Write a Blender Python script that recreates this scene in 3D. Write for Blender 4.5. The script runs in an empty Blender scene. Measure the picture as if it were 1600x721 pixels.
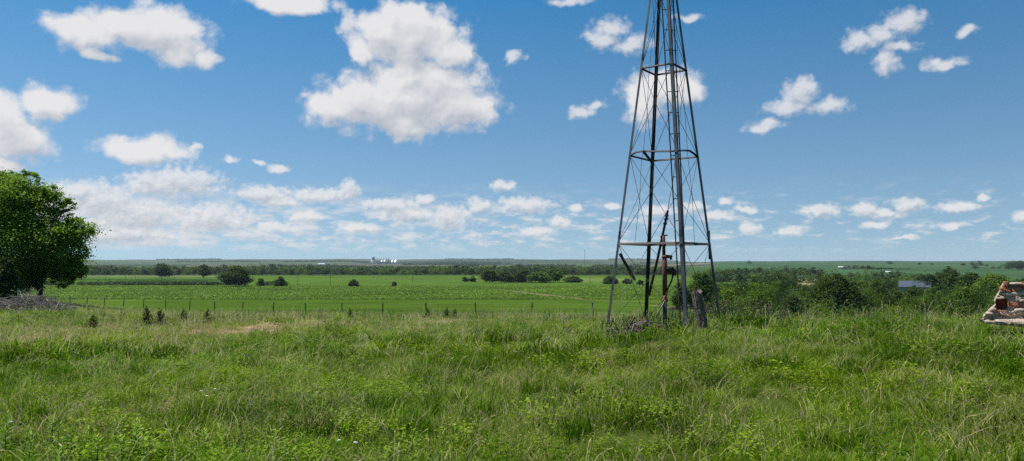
import bpy, math, random
import numpy as np
from mathutils import Vector, Matrix
rng = np.random.default_rng(11)
random.seed(11)
S = bpy.context.scene
COL = S.collection
F = 1186.0                      # focal length in photo pixels (photo is 1600 wide)
PITCH = math.radians(2.487)
E = 1.6                         # eye height above the ground at the camera
R = math.radians
SUN_EL, SUN_AZ = R(62), R(-72)  # azimuth measured from +Y towards +X

# ------------------------------------------------------------------ camera
cam = bpy.data.objects.new('camera', bpy.data.cameras.new('camera'))
COL.objects.link(cam); S.camera = cam
cam.location = (0, 0, E); cam.rotation_euler = (math.pi/2 + PITCH, 0, 0)
cam.data.sensor_width = 36; cam.data.lens = 36*F/1600
cam.data.clip_start = 0.05; cam.data.clip_end = 60000

def ray(px, py):
    u = (px-800)/F; v = (360.5-py)/F
    return u, math.cos(PITCH)-v*math.sin(PITCH), math.sin(PITCH)+v*math.cos(PITCH)
def at(px, py, Y):              # where the sight line through a photo point stands at distance Y
    a, b, c = ray(px, py); t = Y/b
    return Vector((a*t, Y, E+c*t))

# ------------------------------------------------------------------ terrain
KN = [-740, -560, -300, 100, 225, 330, 520, 900]
P_FARL = [(300,14),(1000,14),(2000,13.5),(3300,9),(4500,3),(5300,-12),(6000,-18),(7200,-42),(8500,-36),(11000,-10),(22000,60)]
P_FARR = [(300,15),(700,15.5),(1000,13.5),(1500,10.5),(2500,2.5),(4000,-13),(5000,-15),(7000,5),(12000,40),(22000,90)]
PROF = [
 [(.5,1.6),(6,1.62),(15,1.85),(30,2.35),(42,2.7),(55,2.8),(66,3.4),(80,4.7),(120,6.8),(200,10.5)]+P_FARL,
 [(.5,1.6),(6,1.62),(15,1.8),(25,2.1),(34,2.5),(44,3.1),(62,4.0),(80,4.9),(120,6.9),(200,10.5)]+P_FARL,
 [(.5,1.6),(6,1.62),(15,1.72),(25,1.92),(31,2.2),(40,3.1),(60,4.3),(100,6.2),(200,10.5)]+P_FARL,
 [(.5,1.6),(6,1.6),(15,1.6),(24,1.86),(30,2.2),(40,3.35),(60,4.5),(100,6.2),(200,10.5)]+P_FARL,
 [(.5,1.6),(6,1.58),(12,1.36),(16,1.30),(20,1.52),(26,2.1),(40,3.6),(60,4.9),(100,6.6),(200,10.8)]+P_FARL,
 [(.5,1.6),(6,1.55),(12,1.30),(16,1.29),(19.5,1.55),(24,2.4),(35,5),(60,8),(100,10.5),(200,13)]+P_FARR,
 [(.5,1.6),(6,1.5),(12,1.15),(16,1.27),(19,1.55),(23,2.4),(35,5.2),(60,9),(100,12),(200,14)]+P_FARR,
 [(.5,1.6),(6,1.45),(12,1.05),(15,1.15),(18,1.5),(22,2.4),(35,5.2),(60,9),(100,12),(200,14)]+P_FARR]
LD = np.linspace(math.log(.5), math.log(23000), 900)
UU = np.linspace(-900, 900, 181)
rows = []
ker = np.exp(-np.linspace(-2, 2, 13)**2); ker /= ker.sum()
for p in PROF:
    q = np.interp(np.exp(LD), [a for a, b in p], [b for a, b in p])
    rows.append(np.convolve(np.pad(q, 6, mode='edge'), ker, 'valid'))
rows = np.array(rows)
TAB = np.array([[np.interp(u, KN, rows[:, j]) for j in range(len(LD))] for u in UU])
k2 = np.exp(-np.linspace(-2, 2, 7)**2); k2 /= k2.sum()
TAB = np.apply_along_axis(lambda c: np.convolve(np.pad(c, 3, mode='edge'), k2, 'valid'), 0, TAB)

def h2(i, j, s=0):
    n = (i.astype(np.int64)*374761393 + j.astype(np.int64)*668265263 + s*974711) & 0x7fffffff
    n = ((n ^ (n >> 13))*1274126177) & 0x7fffffff
    return ((n ^ (n >> 16)) & 0xffff)/65535.0
def vnoise(x, y, s=0):
    x = np.asarray(x, float); y = np.asarray(y, float)
    i = np.floor(x); j = np.floor(y); a = x-i; b = y-j
    a = a*a*(3-2*a); b = b*b*(3-2*b)
    return (h2(i, j, s)*(1-a)+h2(i+1, j, s)*a)*(1-b)+(h2(i, j+1, s)*(1-a)+h2(i+1, j+1, s)*a)*b
def fb(x, y, s=0, o=3):
    r = 0; w = 0
    for k in range(o):
        r = r+vnoise(np.asarray(x)*2**k, np.asarray(y)*2**k, s+k)*.5**k; w += .5**k
    return r/w
def uD(x, y):
    x = np.asarray(x, float); y = np.asarray(y, float)
    r = np.hypot(x, y); a = np.arctan2(x, y); L = R(37.5)
    D = np.where(np.abs(a) <= L, y, r*math.cos(L))
    back = np.clip((np.abs(a)-R(60))/R(60), 0, 1)
    u = F*np.tan(np.clip(a, -L, L))*(1-back)
    return u, np.maximum(D, .5)
def gz(x, y):
    u, D = uD(x, y)
    fu = np.clip((u+900)/10, 0, 179.999); iu = fu.astype(int); fu = fu-iu
    fd = np.clip((np.log(D)-LD[0])/(LD[1]-LD[0]), 0, 898.999); jd = fd.astype(int); fd = fd-jd
    d = (TAB[iu, jd]*(1-fd)+TAB[iu, jd+1]*fd)*(1-fu)+(TAB[iu+1, jd]*(1-fd)+TAB[iu+1, jd+1]*fd)*fu
    near = np.clip(1-(D-30)/30, 0, 1)
    bump = (fb(x/2.3, np.asarray(y)/2.3, 5)-.5)*.16*near*np.clip(D/4, 0, 1)
    far = np.clip((D-2500)/3000, 0, 1)*D*.0030*(fb(u/90., D/1500., 9)-.5)
    return E-d+bump+far
def gz1(x, y): return float(gz(np.array([x]), np.array([y]))[0])
def hit(px, py):                # ground point seen at a photo point
    a, b, c = ray(px, py)
    Y = np.exp(np.linspace(math.log(4), math.log(20000), 6000)); t = Y/b
    k = np.nonzero(E+c*t <= gz(a*t, Y))[0]
    return (a*t[k[0]], float(Y[k[0]])) if len(k) else (a*20000, 20000.)

def smooth(e0, e1, x):
    t = np.clip((x-e0)/(e1-e0), 0, 1); return t*t*(3-2*t)

# ------------------------------------------------------------------ small helpers
def tag(o, label=None, cat=None, group=None, kind=None):
    if label: o['label'] = label
    if cat: o['category'] = cat
    if group: o['group'] = group
    if kind: o['kind'] = kind
    return o
def empty(name, loc, rz=0):
    o = bpy.data.objects.new(name, None); COL.objects.link(o)
    o.location = loc; o.rotation_euler = (0, 0, rz); o.empty_display_size = .2
    return o
def copy_tree(o, parent=None):
    c = o.copy(); COL.objects.link(c)
    if parent is not None: c.parent = parent
    for ch in list(o.children): copy_tree(ch, c)
    return c

class MB:
    """collects vertices and faces; build() links them as one mesh object"""
    def __init__(s): s.v = []; s.f = []; s.c = []
    def add(s, vs, fs, tint=.5):
        n = len(s.v); s.v += [tuple(p) for p in vs]; s.f += [tuple(i+n for i in f) for f in fs]; s.c += [tint]*len(vs)
    def box(s, c, size, rot=None, tint=.5, jit=0):
        M = rot or Matrix.Identity(3); vs = []
        for a in (-.5, .5):
            for b in (-.5, .5):
                for d in (-.5, .5):
                    vs.append(Vector(c)+M@Vector((a*size[0]+random.uniform(-jit, jit), b*size[1]+random.uniform(-jit, jit), d*size[2]+random.uniform(-jit, jit))))
        s.add(vs, [(0,1,3,2),(4,6,7,5),(0,4,5,1),(2,3,7,6),(0,2,6,4),(1,5,7,3)], tint)
    def tube(s, pts, rad, n=8, tint=.5, cap=True):
        pts = [Vector(p) for p in pts]
        if not hasattr(rad, '__len__'): rad = [rad]*len(pts)
        vs = []; fs = []; ref = None
        for i, p in enumerate(pts):
            d = (pts[min(i+1, len(pts)-1)]-pts[max(i-1, 0)])
            d = d.normalized() if d.length > 1e-9 else Vector((0, 0, 1))
            if ref is None: ref = Vector((1, 0, 0)) if abs(d.x) < .8 else Vector((0, 1, 0))
            a = (ref-d*ref.dot(d)).normalized(); b = d.cross(a); ref = a
            for k in range(n):
                t = 2*math.pi*k/n; vs.append(p+(a*math.cos(t)+b*math.sin(t))*rad[i])
        for i in range(len(pts)-1):
            for k in range(n):
                fs.append((i*n+k, i*n+(k+1) % n, (i+1)*n+(k+1) % n, (i+1)*n+k))
        if cap: fs += [tuple(range(n))[::-1], tuple(range((len(pts)-1)*n, len(pts)*n))]
        s.add(vs, fs, tint)
    def angle(s, a, b, w, t, inward):
        """steel angle section from a to b; flanges spread either side of the direction 'inward'"""
        a = Vector(a); b = Vector(b); d = (b-a).normalized(); i = (Vector(inward)-d*d.dot(Vector(inward))).normalized(); q = d.cross(i)
        e1 = (i+q).normalized(); e2 = (i-q).normalized()
        prof = [(0, 0), (w, 0), (w, t), (t, t), (t, w), (0, w)]
        vs = [p+e1*x+e2*y for p in (a, b) for x, y in prof]
        fs = [(k, (k+1) % 6, 6+(k+1) % 6, 6+k) for k in range(6)]+[(3, 2, 1, 0), (5, 4, 3, 0), (6, 7, 8, 9), (6, 9, 10, 11)]
        s.add(vs, fs)
    def build(s, name, mats, parent=None, smooth=False, mi=None):
        return mesh_obj(name, np.array(s.v, float), s.f, mats, parent, smooth, np.array(s.c, float), mi)

def mesh_data(name, V, Fc, mats, smooth=False, tint=None, mi=None):
    me = bpy.data.meshes.new(name)
    if isinstance(Fc, np.ndarray):
        nf, k = Fc.shape
        me.vertices.add(len(V)); me.vertices.foreach_set('co', V.astype(np.float32).ravel())
        me.loops.add(nf*k); me.loops.foreach_set('vertex_index', Fc.astype(np.int32).ravel())
        me.polygons.add(nf); me.polygons.foreach_set('loop_start', np.arange(0, nf*k, k, dtype=np.int32))
        me.update(calc_edges=True)
    else:
        me.from_pydata([tuple(p) for p in V], [], Fc)
        me.update()
    if tint is not None:
        a = me.attributes.new('tint', 'FLOAT', 'POINT'); a.data.foreach_set('value', np.asarray(tint, np.float32))
    for m in (mats if isinstance(mats, (list, tuple)) else [mats]): me.materials.append(m)
    if smooth: me.polygons.foreach_set('use_smooth', np.ones(len(me.polygons), bool))
    if mi is not None: me.polygons.foreach_set('material_index', np.asarray(mi, np.int32))
    return me
def mesh_obj(name, V, Fc, mats, parent=None, smooth=False, tint=None, mi=None):
    o = bpy.data.objects.new(name, mesh_data(name, V, Fc, mats, smooth, tint, mi)); COL.objects.link(o)
    if parent is not None: o.parent = parent
    return o

# ------------------------------------------------------------------ materials
class NT:
    def __init__(s, nt): s.nt = nt; s.nt.nodes.clear()
    def n(s, t, **kw):
        x = s.nt.nodes.new(t)
        for k, v in kw.items():
            if k.startswith('i_'):
                k2 = k[2:]; key = int(k2) if k2.isdigit() else k2.replace('_', ' ')
                s.put(x.inputs[key], v)
            else: setattr(x, k, v)
        return x
    def put(s, sock, v):
        if isinstance(v, bpy.types.NodeSocket): s.nt.links.new(v, sock)
        else: sock.default_value = v
    def m(s, op, a, b=0., c=0., clamp=False):
        x = s.nt.nodes.new('ShaderNodeMath'); x.operation = op; x.use_clamp = clamp
        s.put(x.inputs[0], a); s.put(x.inputs[1], b)
        if op in ('MULTIPLY_ADD', 'COMPARE', 'SMOOTH_MIN', 'SMOOTH_MAX', 'WRAP'): s.put(x.inputs[2], c)
        return x.outputs[0]
    def vm(s, op, a, b=(0, 0, 0), c=(0, 0, 0), scale=1.):
        x = s.nt.nodes.new('ShaderNodeVectorMath'); x.operation = op
        s.put(x.inputs[0], a)
        if op == 'SCALE': s.put(x.inputs['Scale'], scale)
        elif op not in ('LENGTH', 'NORMALIZE'): s.put(x.inputs[1], b)
        if op == 'MULTIPLY_ADD': s.put(x.inputs[2], c)
        return x.outputs[1] if op in ('LENGTH', 'DOT_PRODUCT', 'DISTANCE') else x.outputs[0]
    def mr(s, v, a, b, c=0., d=1., st='LINEAR'):
        x = s.nt.nodes.new('ShaderNodeMapRange'); x.interpolation_type = st
        for k, q in enumerate((v, a, b, c, d)): s.put(x.inputs[k], q)
        return x.outputs[0]
    def mix(s, f, a, b, blend='MIX'):
        x = s.nt.nodes.new('ShaderNodeMix'); x.data_type = 'RGBA'; x.blend_type = blend
        s.put(x.inputs[0], f); s.put(x.inputs[6], a); s.put(x.inputs[7], b); return x.outputs[2]
    def noise(s, vec, scale, detail=3., rough=.5, dist=0., dims='3D', col=False):
        x = s.nt.nodes.new('ShaderNodeTexNoise'); x.noise_dimensions = dims
        s.put(x.inputs['Vector'], vec); s.put(x.inputs['Scale'], scale); s.put(x.inputs['Detail'], detail)
        s.put(x.inputs['Roughness'], rough); s.put(x.inputs['Distortion'], dist)
        return x.outputs['Color' if col else 'Fac']
    def ramp(s, f, stops):
        x = s.nt.nodes.new('ShaderNodeValToRGB'); e = x.color_ramp.elements
        while len(e) < len(stops): e.new(.5)
        for k, (p, c) in enumerate(stops): e[k].position = p; e[k].color = (*c, 1)
        s.put(x.inputs[0], f); return x.outputs[0]
def c4(c): return (c[0], c[1], c[2], 1)
def mat(name):
    m = bpy.data.materials.new(name); m.use_nodes = True; return m, NT(m.node_tree)
def finish(t, col, rough=.8, metal=0., spec=.3, bump=None, bs=.3, bd=.02):
    p = t.n('ShaderNodeBsdfPrincipled')
    t.put(p.inputs['Base Color'], col); t.put(p.inputs['Roughness'], rough); t.put(p.inputs['Metallic'], metal)
    t.put(p.inputs['Specular IOR Level'], spec)
    if bump is not None:
        b = t.n('ShaderNodeBump'); t.put(b.inputs['Strength'], bs); t.put(b.inputs['Distance'], bd); t.put(b.inputs['Height'], bump)
        t.put(p.inputs['Normal'], b.outputs[0])
    o = t.n('ShaderNodeOutputMaterial'); t.nt.links.new(p.outputs[0], o.inputs[0]); return p
def leaf_mat(name, ca, cb, cc=None, transl=.35, world=0.0, gloss=.08):
    """foliage: colour from each leaf's own tint, plus slow variation over the plant / from plant to plant"""
    m, t = mat(name)
    at_ = t.n('ShaderNodeAttribute', attribute_name='tint')
    col = t.ramp(at_.outputs['Fac'], [(0, ca), (.8, cb), (1, cc or cb)])
    oi = t.n('ShaderNodeObjectInfo')
    v = t.mr(oi.outputs['Random'], 0, 1, .72, 1.28)
    if world:
        g = t.n('ShaderNodeNewGeometry')
        nz = t.noise(g.outputs['Position'], world, 3., .55)
        v = t.m('MULTIPLY', v, t.mr(nz, .3, .7, .72, 1.3))
    hs = t.n('ShaderNodeHueSaturation'); t.put(hs.inputs['Value'], v); t.put(hs.inputs['Color'], col)
    t.put(hs.inputs['Hue'], t.mr(oi.outputs['Random'], 0, 1, .512, .488))
    col = hs.outputs[0]
    p = t.n('ShaderNodeBsdfPrincipled'); t.put(p.inputs['Base Color'], col); t.put(p.inputs['Roughness'], .55); t.put(p.inputs['Specular IOR Level'], gloss)
    tr = t.n('ShaderNodeBsdfTranslucent'); t.put(tr.inputs[0], t.mix(.25, col, c4((.25, .35, .03))))
    mx = t.n('ShaderNodeMixShader'); t.put(mx.inputs[0], transl); t.nt.links.new(p.outputs[0], mx.inputs[1]); t.nt.links.new(tr.outputs[0], mx.inputs[2])
    o = t.n('ShaderNodeOutputMaterial'); t.nt.links.new(mx.outputs[0], o.inputs[0])
    return m
def simple(name, ca, cb, scale=8., rough=.8, metal=0., bs=.3, spec=.3, bd=.01, stretch=(1, 1, 1)):
    m, t = mat(name)
    tc = t.n('ShaderNodeTexCoord'); v = t.vm('MULTIPLY', tc.outputs['Object'], stretch)
    n = t.noise(v, scale, 5., .6)
    col = t.mix(t.mr(n, .35, .65), c4(ca), c4(cb))
    at_ = t.n('ShaderNodeAttribute', attribute_name='tint')
    hs = t.n('ShaderNodeHueSaturation'); t.put(hs.inputs['Value'], t.mr(at_.outputs['Fac'], 0, 1, .55, 1.45)); t.put(hs.inputs['Color'], col)
    finish(t, hs.outputs[0], rough, metal, spec, n, bs, bd); return m

M = {}
M['steel'] = simple('weathered_galvanised_steel', (.045, .05, .053), (.105, .11, .115), 9, .6, .35, .1, .4, stretch=(1, 1, .4))
M['steel_rusty_shaded'] = simple('stained_shaded_steel', (.025, .023, .022), (.065, .058, .052), 9, .7, .2, .2, .3)  # dark stained steel; on the far leg it stands in for shade
M['wire'] = simple('brace_rod_steel', (.05, .05, .055), (.09, .09, .1), 6, .6, .2)
M['rust'] = simple('rusty_cast_iron', (.10, .036, .024), (.18, .068, .042), 14, .85, .1, .5)
M['dark_rust'] = simple('dark_oily_iron', (.035, .022, .018), (.09, .05, .035), 14, .7, .3, .5)
M['flange'] = simple('orange_rust', (.36, .11, .06), (.48, .2, .12), 14, .85, 0, .5)
M['old_wood'] = simple('grey_weathered_wood', (.07, .052, .04), (.22, .18, .15), 7, .95, 0, 1., .1, .02, (5, 5, .6))
M['bark'] = simple('tree_bark', (.045, .035, .027), (.12, .095, .075), 5, .95, 0, 1., .1, .03, (2, 2, .5))
M['dead_wood'] = simple('dead_branch_wood', (.16, .13, .11), (.34, .29, .25), 3, .95, 0, .5, .1)
M['post'] = simple('dark_fence_post', (.05, .05, .045), (.11, .10, .09), 10, .7, .2)
M['pole'] = simple('creosoted_pole', (.06, .05, .042), (.12, .10, .08), 1, .9)
M['white_metal'] = simple('white_sheet_metal', (.5, .5, .5), (.6, .6, .6), .3, .5)
M['silo'] = simple('pale_concrete', (.74, .72, .69), (.8, .78, .75), .1, .85)
M['bin'] = simple('galvanised_bin_steel', (.42, .45, .50), (.55, .58, .62), .1, .5, .3)
M['bin_roof'] = simple('bright_bin_roof', (.55, .58, .61), (.65, .67, .70), .1, .4, .2)
M['dark_steel'] = simple('dark_structure', (.07, .075, .085), (.13, .14, .15), .2, .7)
M['blue_roof'] = simple('blue_grey_metal_roof', (.042, .058, .088), (.06, .08, .115), .4, .75, 0.)
M['barn_wall'] = simple('barn_boards', (.2, .19, .18), (.3, .29, .27), .6, .8)
M['seed'] = leaf_mat('cedar_foliage', (.020, .045, .010), (.060, .11, .024), transl=.15)
M['leaf'] = leaf_mat('broad_tree_leaves', (.060, .118, .010), (.165, .30, .028), (.22, .36, .045), .5, .0)
M['leaf_dark'] = leaf_mat('dark_tree_leaves', (.018, .042, .008), (.058, .104, .017), (.105, .17, .032), .25)
M['leaf_bush'] = leaf_mat('bush_leaves', (.034, .072, .009), (.112, .20, .022), (.19, .29, .045), .32, .18)
M['leaf_pale'] = leaf_mat('silvery_bush_leaves', (.04, .07, .025), (.11, .17, .06), (.18, .25, .11), .3, .2)
M['milkweed'] = leaf_mat('milkweed_leaves', (.06, .13, .015), (.16, .29, .035), (.42, .55, .08), .4, gloss=.12)
M['leaf_mid'] = leaf_mat('shrub_leaves', (.045, .085, .010), (.15, .24, .028), (.24, .34, .06), .35, .18)
M['crop'] = leaf_mat('crop_leaves', (.052, .115, .008), (.12, .225, .022), (.20, .32, .055), .3, .02)
M['hedge'] = leaf_mat('weed_strip_leaves', (.03, .055, .018), (.065, .105, .03), transl=.25, world=.1)
def grass_mat():
    m, t = mat('grass_blades')
    a = t.n('ShaderNodeAttribute', attribute_name='tint')
    # tint: 0..0.7 greens, 0.75..1 straw and seed heads
    green = t.ramp(a.outputs['Fac'], [(0, (.034, .084, .002)), (.3, (.096, .196, .003)), (.62, (.235, .355, .014)), (.74, (.36, .42, .08)), (.84, (.46, .42, .19)), (1, (.56, .43, .27))])
    g = t.n('ShaderNodeNewGeometry')
    n1 = t.noise(g.outputs['Position'], .55, 3., .6)
    n2 = t.noise(g.outputs['Position'], .13, 2., .5)
    oi = t.n('ShaderNodeObjectInfo')
    v = t.m('MULTIPLY', t.mr(n1, .3, .7, .78, 1.2), t.mr(oi.outputs['Random'], 0, 1, .8, 1.2))
    hs = t.n('ShaderNodeHueSaturation'); t.put(hs.inputs['Value'], v); t.put(hs.inputs['Color'], green)
    t.put(hs.inputs['Hue'], t.mr(n2, .3, .7, .515, .485)); col = hs.outputs[0]
    p = t.n('ShaderNodeBsdfPrincipled'); t.put(p.inputs['Base Color'], col); t.put(p.inputs['Roughness'], .6); t.put(p.inputs['Specular IOR Level'], .06)
    tr = t.n('ShaderNodeBsdfTranslucent'); t.put(tr.inputs[0], col)
    mx = t.n('ShaderNodeMixShader'); t.put(mx.inputs[0], .48); t.nt.links.new(p.outputs[0], mx.inputs[1]); t.nt.links.new(tr.outputs[0], mx.inputs[2])
    o = t.n('ShaderNodeOutputMaterial'); t.nt.links.new(mx.outputs[0], o.inputs[0]); return m
M['grass'] = grass_mat()
def ground_mat():
    m, t = mat('prairie_ground')
    a = t.n('ShaderNodeAttribute', attribute_name='cover')
    g = t.n('ShaderNodeNewGeometry'); P = g.outputs['Position']
    n1 = t.noise(P, 1.3, 5., .6); n2 = t.noise(P, .06, 4., .6); n3 = t.noise(P, .004, 5., .6)
    n4 = t.noise(t.vm('MULTIPLY', P, (.035, .11, .05)), 1., 5., .7)
    v = t.m('MULTIPLY', t.m('MULTIPLY', t.mr(n1, .3, .7, .8, 1.2), t.mr(n4, .3, .7, .74, 1.26)), t.m('MULTIPLY', t.mr(n2, .3, .7, .78, 1.22), t.mr(n3, .3, .7, .85, 1.15)))
    hs = t.n('ShaderNodeHueSaturation'); t.put(hs.inputs['Value'], v); t.put(hs.inputs['Color'], a.outputs['Color'])
    finish(t, hs.outputs[0], 1., 0, .0, n1, .5, .05); return m
M['ground'] = ground_mat()
def brick_mat():
    m, t = mat('old_brick_and_plaster')
    tc = t.n('ShaderNodeTexCoord'); P = tc.outputs['Object']
    a = t.n('ShaderNodeAttribute', attribute_name='tint')
    n = t.noise(P, 22., 6., .65); n2 = t.noise(P, 5., 4., .6)
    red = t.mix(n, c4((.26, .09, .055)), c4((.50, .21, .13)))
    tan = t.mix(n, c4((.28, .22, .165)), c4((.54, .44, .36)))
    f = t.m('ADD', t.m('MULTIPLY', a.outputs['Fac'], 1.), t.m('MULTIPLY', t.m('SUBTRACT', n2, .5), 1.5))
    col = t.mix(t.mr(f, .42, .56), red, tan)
    finish(t, col, .95, 0, .1, n, 1., .012); return m
M['brick'] = brick_mat()
M['plaster'] = simple('tan_mortar', (.24, .19, .145), (.46, .375, .30), 9, .95, 0, 1., .1, .03)

# ------------------------------------------------------------------ ground (one sheet to the horizon)
track = [hit(*p) for p in [(770,452),(830,459),(900,466),(960,472),(1010,477)]]
line_a = [hit(*p) for p in [(380,447),(540,450),(640,458),(760,462),(880,464),(1000,463)]]
def pdist(x, y, pl):            # distance to a polyline, in units of local distance (roughly pixels)
    best = np.full(x.shape, 1e9)
    for (ax, ay), (bx, by) in zip(pl[:-1], pl[1:]):
        for k in np.linspace(0, 1, 12):
            qx = ax+(bx-ax)*k; qy = ay+(by-ay)*k
            best = np.minimum(best, np.hypot((x-qx)*1.0/ max(qy*.03, 1), (y-qy)/max(qy*.03, 1)))
    return best
def seg_y(pl, x):
    xs = [p[0] for p in pl]; ys = [p[1] for p in pl]; return np.interp(x, xs, ys)
def cover(x, y):
    u, D = uD(x, y)
    n = fb(x/9, y/9, 21); nb = fb(x/60., y/60., 31)
    C = np.zeros(x.shape+(3,))
    def put(mask, c):
        mk = np.clip(mask, 0, 1)[..., None]; C[:] = C*(1-mk)+np.array(c)*mk
    put(np.ones_like(D), (.048, .066, .014))                     # thatch and soil under the grass
    put(smooth(30, 42, D), (.065, .115, .012))                   # rough pasture slope
    put(smooth(34, 60, D)*smooth(-640, -520, u), (.052, .096, .011))
    put(smooth(60, 110, D+u*0)*(n > .56)*.5, (.06, .105, .012))
    e = (fb(x/40, y*0+1, 41)-.5)*16
    put(smooth(278, 288, D+e), (.04, .08, .010))               # crop field soil and canopy
    put(smooth(283, 287, D+e)*(1-smooth(290, 297, D+e))*.8, (.05, .055, .02))
    put(smooth(470, 476, D+e), (.055, .10, .018))
    left = 1-smooth(-425, -405, u)
    put(smooth(520, 530, D)*left, (.052, .105, .014))
    put(smooth(590, 600, D+u*.05)*left, (.026, .062, .010))
    put(smooth(650, 660, D+u*.05)*left, (.065, .11, .024))
    put(smooth(760, 770, D+u*.05)*left, (.11, .14, .06))
    put(smooth(498, 506, D-u*.02)*(1-left), (.066, .120, .018))
    put(smooth(640, 700, D)*(1-smooth(705, 720, D))*smooth(-215, -190, u)*(1-smooth(-160, -120, u)), (.07, .085, .03))
    put((1-np.clip(np.abs(D-np.interp(x, [p[0] for p in line_a], [p[1] for p in line_a]))/7, 0, 1))*smooth(-420, -380, u)*.8*(n > .35), (.05, .06, .022))
    put(smooth(560, 600, D)*smooth(85, 100, u)*(1-smooth(170, 190, u))*(1-smooth(690, 720, D)), (.11, .15, .04))
    tr = np.interp(x, [p[0] for p in track], [p[1] for p in track])
    put((1-np.clip(np.abs(D-tr)/np.maximum(tr*.035, 3), 0, 1)**2)*smooth(track[0][0]-5, track[0][0]+20, x)*(1-smooth(330, 380, u)), (.17, .13, .075))
    far = smooth(850, 930, D)
    # far patchwork of parcels
    ca, sa = math.cos(.35), math.sin(.35)
    px_ = x*ca+y*sa; py_ = -x*sa+y*ca
    for s, (cell, d0, d1) in enumerate([((420, 620), 850, 3200), ((900, 1500), 2600, 30000)]):
        i = np.floor(px_/cell[0]+.3*vnoise(px_/3000, py_/3000, 3)); j = np.floor(py_/cell[1])
        q = h2(i, j, 70+s); q2 = h2(i, j, 90+s)
        pal = np.array([(.06,.12,.03),(.09,.14,.045),(.13,.135,.07),(.055,.09,.03),(.08,.12,.05),(.10,.13,.05),(.045,.075,.03),(.22,.165,.13)])
        cc = pal[(q*7.99).astype(int)]*(.55+.22*q2[..., None])
        mk = (smooth(d0, d0*1.08, D))[..., None]; C[:] = C*(1-mk)+cc*mk
    rt = smooth(285, 330, u)*smooth(600, 760, D)
    put(rt*(1-smooth(5500, 6500, D)), (.044, .090, .034))
    put(rt*smooth(.50, .62, fb(x/260, y/420, 77))*(1-smooth(5500, 6500, D))*.8, (.034, .072, .028))
    put(smooth(840, 900, D)*(1-smooth(1250, 1400, D))*(1-smooth(285, 330, u)), (.045, .075, .02))
    put(smooth(285, 330, u)*smooth(22, 30, D)*(1-smooth(500, 640, D)), (.03, .05, .016))
    put(smooth(500, 560, D)*(1-smooth(760, 800, D))*smooth(395, 410, u)*(1-smooth(480, 500, u)), (.22, .19, .10))
    # dead patches on the bench
    for (cx, cy, r_) in DEAD:
        put(np.clip(1.6-np.hypot(x-cx, (y-cy)*.36)/r_, 0, 1)*.6, (.34, .22, .13))
    return C
DEAD = []
for px, py, r_ in [(70,529,.75),(175,514,.8),(305,521,.6),(372,515,.8),(398,513,.6),(435,512,.9),(545,503,.8),(662,512,.7),(1225,492,1.6),(0,524,.5),(705,503,.8)]:
    q = hit(px, py); DEAD.append((q[0], q[1], r_*1.2))
print('dead', DEAD[:3], 'track', track)

angs = np.unique(np.concatenate([np.linspace(-180, -40, 100), np.linspace(-40, 40, 560), np.linspace(40, 180, 100)]))[:-1]
rad = np.concatenate([[.35], np.exp(np.linspace(math.log(.6), math.log(30), 110)), np.exp(np.linspace(math.log(30.3), math.log(1300), 400)), np.exp(np.linspace(math.log(1310), math.log(21500), 130))])
AA, RR = np.meshgrid(np.radians(angs), rad, indexing='ij')
XX = RR*np.sin(AA); YY = RR*np.cos(AA); ZZ = gz(XX, YY)
na, nr = AA.shape
V = np.stack([XX, YY, ZZ], -1).reshape(-1, 3)
I = np.arange(na)[:, None]; J = np.arange(nr-1)[None, :]
I2 = (I+1) % na
FQ = np.stack([I*nr+J, I*nr+J+1, I2*nr+J+1, I2*nr+J], -1).reshape(-1, 4)
V = np.vstack([V, [[0, 0, gz1(0, .01)]]])
cen = len(V)-1
ground = mesh_obj('ground', V, FQ, M['ground'], smooth=True)
import bmesh
bm = bmesh.new(); bm.from_mesh(ground.data); bm.verts.ensure_lookup_table()
for i in range(na): bm.faces.new((bm.verts[cen], bm.verts[i*nr], bm.verts[((i+1) % na)*nr]))
bmesh.ops.recalc_face_normals(bm, faces=bm.faces); bm.to_mesh(ground.data); bm.free()
CC = cover(V[:, 0], V[:, 1])
ca = ground.data.color_attributes.new('cover', 'FLOAT_COLOR', 'POINT')
ca.data.foreach_set('color', np.hstack([CC, np.ones((len(CC), 1))]).astype(np.float32).ravel())
ground.data.polygons.foreach_set('use_smooth', np.ones(len(ground.data.polygons), bool))
tag(ground, kind='structure')

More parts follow.
